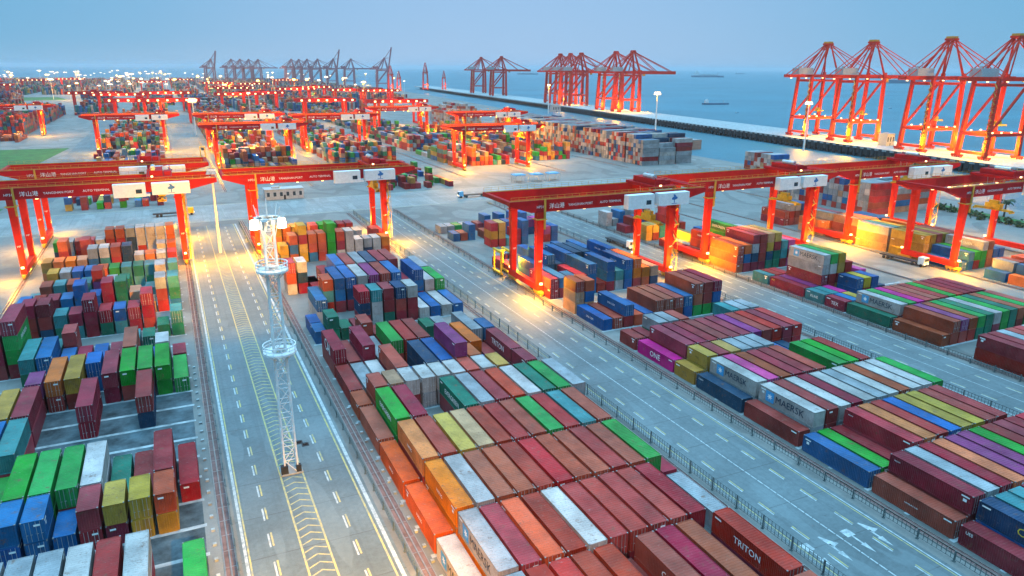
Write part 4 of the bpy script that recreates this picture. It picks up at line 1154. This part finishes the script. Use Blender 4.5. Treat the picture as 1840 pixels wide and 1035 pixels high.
# a few dark covers on the chevron road
for x, y in ((14.1, 107.5), (13.3, 108.6), (10.0, 61.0)):
    o = obj('road_cover', MB().box(-.55, .55, -.55, .55, 0, .05).box(-.35, .35, -.2, .2, .05, .3), 'dark'); o.location = (x, y, .004); tag(o, 'dark square cover on the chevron road', 'road cover', 'dark covers on the chevron road')
def truck(loc, rz, label, col, box=True):
    t = empty('terminal_truck', loc, rz); tag(t, label, 'truck', 'trucks between the yard blocks')
    obj('cab', MB().box(-1.15, 1.15, -1.1, 1.0, .7, 3.0).box(-1.0, 1.0, -1.13, -1.09, 1.8, 2.7, 1), [col, 'glass'], t)
    obj('trailer', MB().box(-1.2, 1.2, 1.4, 14.0, 1.0, 1.35), 'dark', t)
    w = MB()
    for yy in (-.2, 2.6, 11, 12.4):
        for a in (-1, 1): w.tube((a*1.2-.15, yy, .5), (a*1.2+.15, yy, .5), .5, n=10)
    obj('wheel', w, 'dark', t)
    for a in (-.8, .8): obj('headlight', MB().box(a-.22, a+.22, -1.2, -1.11, .9, 1.25), 'lamp', t)
    return t
truck((206.4, 141, 0), .05, 'truck with bright headlights at the left legs of the rightmost yard crane', 'white')
truck((136, 196, 0), 0, 'white truck on the right road below the middle yard cranes', 'white')
truck((4.8, 318, 0), R(90), 'yellow truck crossing on the cross road behind the left block', 'yellow')
truck((120, 312, 0), R(-90), 'blue truck on the cross road right of the middle block', 'bluecanopy')
# cones of white stones by the rails
ms_ = MB()
stone = MB().box(-.22, .22, -.22, .22, 0, .3).mesh('marker_stone', [MT['slab']])
i = 0
for x, y0, y1 in ((-.75, 70, 150), (23.2, 62, 120)):
    y = y0
    while y < y1:
        o = link('marker_stone', stone); o.location = (x, y, 0); tag(o, 'small white marker block beside the crane rail', 'marker block', 'white marker blocks along the crane rails'); y += 3.25

# ------------------------------------------------------------------ air, sky and light
HAZE = True
if HAZE:
    m = bpy.data.materials.new('haze_air'); m.use_nodes = True; nt = m.node_tree; nt.nodes.clear()
    out = nt.nodes.new('ShaderNodeOutputMaterial'); pv = nt.nodes.new('ShaderNodeVolumePrincipled')
    pv.inputs['Color'].default_value = (.80, .88, .96, 1); pv.inputs['Density'].default_value = HAZE_D; pv.inputs['Anisotropy'].default_value = .1
    nt.links.new(pv.outputs[0], out.inputs['Volume'])
    hz = MB().box(-28000, 28000, -1000, 42000, SEA-4, 114)
    tag(link('haze', hz.mesh('haze', [m])), 'pale blue evening haze', kind='stuff')
SUN_EL, SUN_AZ = 58.0, 25.0
w = bpy.data.worlds.new('World'); sc.world = w; w.use_nodes = True; nt = w.node_tree
bg = nt.nodes['Background']; sky = nt.nodes.new('ShaderNodeTexSky'); sky.sky_type = 'NISHITA'; sky.sun_disc = False
sky.sun_elevation = R(SUN_EL); sky.sun_rotation = R(SUN_AZ); sky.altitude = 50; sky.air_density = 1.0; sky.dust_density = .3; sky.ozone_density = 4.0
# evening overcast: the cloud deck overhead is far brighter than the horizon, blended with the clear sky model
tc = nt.nodes.new('ShaderNodeTexCoord'); sp = nt.nodes.new('ShaderNodeSeparateXYZ'); nt.links.new(tc.outputs['Generated'], sp.inputs[0])
el = N(nt, 'ShaderNodeMath', operation='MAXIMUM'); nt.links.new(sp.outputs[2], el.inputs[0]); el.inputs[1].default_value = 0
k = N(nt, 'ShaderNodeMath', operation='MULTIPLY_ADD'); pw = N(nt, 'ShaderNodeMath', operation='POWER'); nt.links.new(el.outputs[0], pw.inputs[0]); pw.inputs[1].default_value = 3.5
nt.links.new(pw.outputs[0], k.inputs[0]); k.inputs[1].default_value = 7.8; k.inputs[2].default_value = 1.0
dt = N(nt, 'ShaderNodeVectorMath', operation='DOT_PRODUCT'); nt.links.new(tc.outputs['Generated'], dt.inputs[0]); dt.inputs[1].default_value = (math.sin(YAW), math.cos(YAW), 0)
az = ramp(nt, dt.outputs['Value'], [(0, 0), (.80, .05), (.90, .35), (1.0, 1)])
cc = mixc(nt, az, (.105, .365, .610), (.285, .475, .740))
el2 = ramp(nt, el.outputs[0], [(0, 0), (.15, .12), (.5, .8), (1, 1)])
cc = mixc(nt, el2, cc, (.205, .460, .680))
# the sky away from the evening glow is darker near the horizon
back = ramp(nt, dt.outputs['Value'], [(0, .30), (.30, .36), (.72, 1)])
lowf = mixc(nt, ramp(nt, el.outputs[0], [(0, 0), (.75, 1)]), back, (1, 1, 1))
kk = N(nt, 'ShaderNodeMath', operation='MULTIPLY'); nt.links.new(k.outputs[0], kk.inputs[0]); nt.links.new(lowf, kk.inputs[1])
cm = N(nt, 'ShaderNodeVectorMath', operation='SCALE'); nt.links.new(cc, cm.inputs[0]); nt.links.new(kk.outputs[0], cm.inputs['Scale'])
cs_ = N(nt, 'ShaderNodeVectorMath', operation='SCALE'); nt.links.new(cm.outputs[0], cs_.inputs[0]); cs_.inputs['Scale'].default_value = 1.09/(SKY_S*2**EXPO)
nt.links.new(mixc(nt, .06, cs_.outputs[0], sky.outputs[0]), bg.inputs[0]); bg.inputs[1].default_value = SKY_S
su = bpy.data.lights.new('sun', 'SUN'); su.energy = SUN_S; su.angle = R(20); su.color = (1, .93, .86)
so = bpy.data.objects.new('sun', su); COL.objects.link(so)
d = Vector((math.sin(R(SUN_AZ))*math.cos(R(SUN_EL)), math.cos(R(SUN_AZ))*math.cos(R(SUN_EL)), math.sin(R(SUN_EL))))
so.rotation_euler = (-d).to_track_quat('-Z', 'Y').to_euler(); so.location = (0, 0, 200)
sc.view_settings.view_transform = 'Standard'; sc.view_settings.look = 'None'; sc.view_settings.gamma = 1; sc.view_settings.exposure = EXPO
sc.render.engine = 'CYCLES'
cy = sc.cycles; cy.max_bounces = 4; cy.diffuse_bounces = 1; cy.glossy_bounces = 2; cy.volume_bounces = 0; cy.transmission_bounces = 1; cy.use_denoising = True
cy.sample_clamp_indirect = 4; cy.volume_step_rate = 4; cy.volume_max_steps = 32
sc.render.use_persistent_data = False
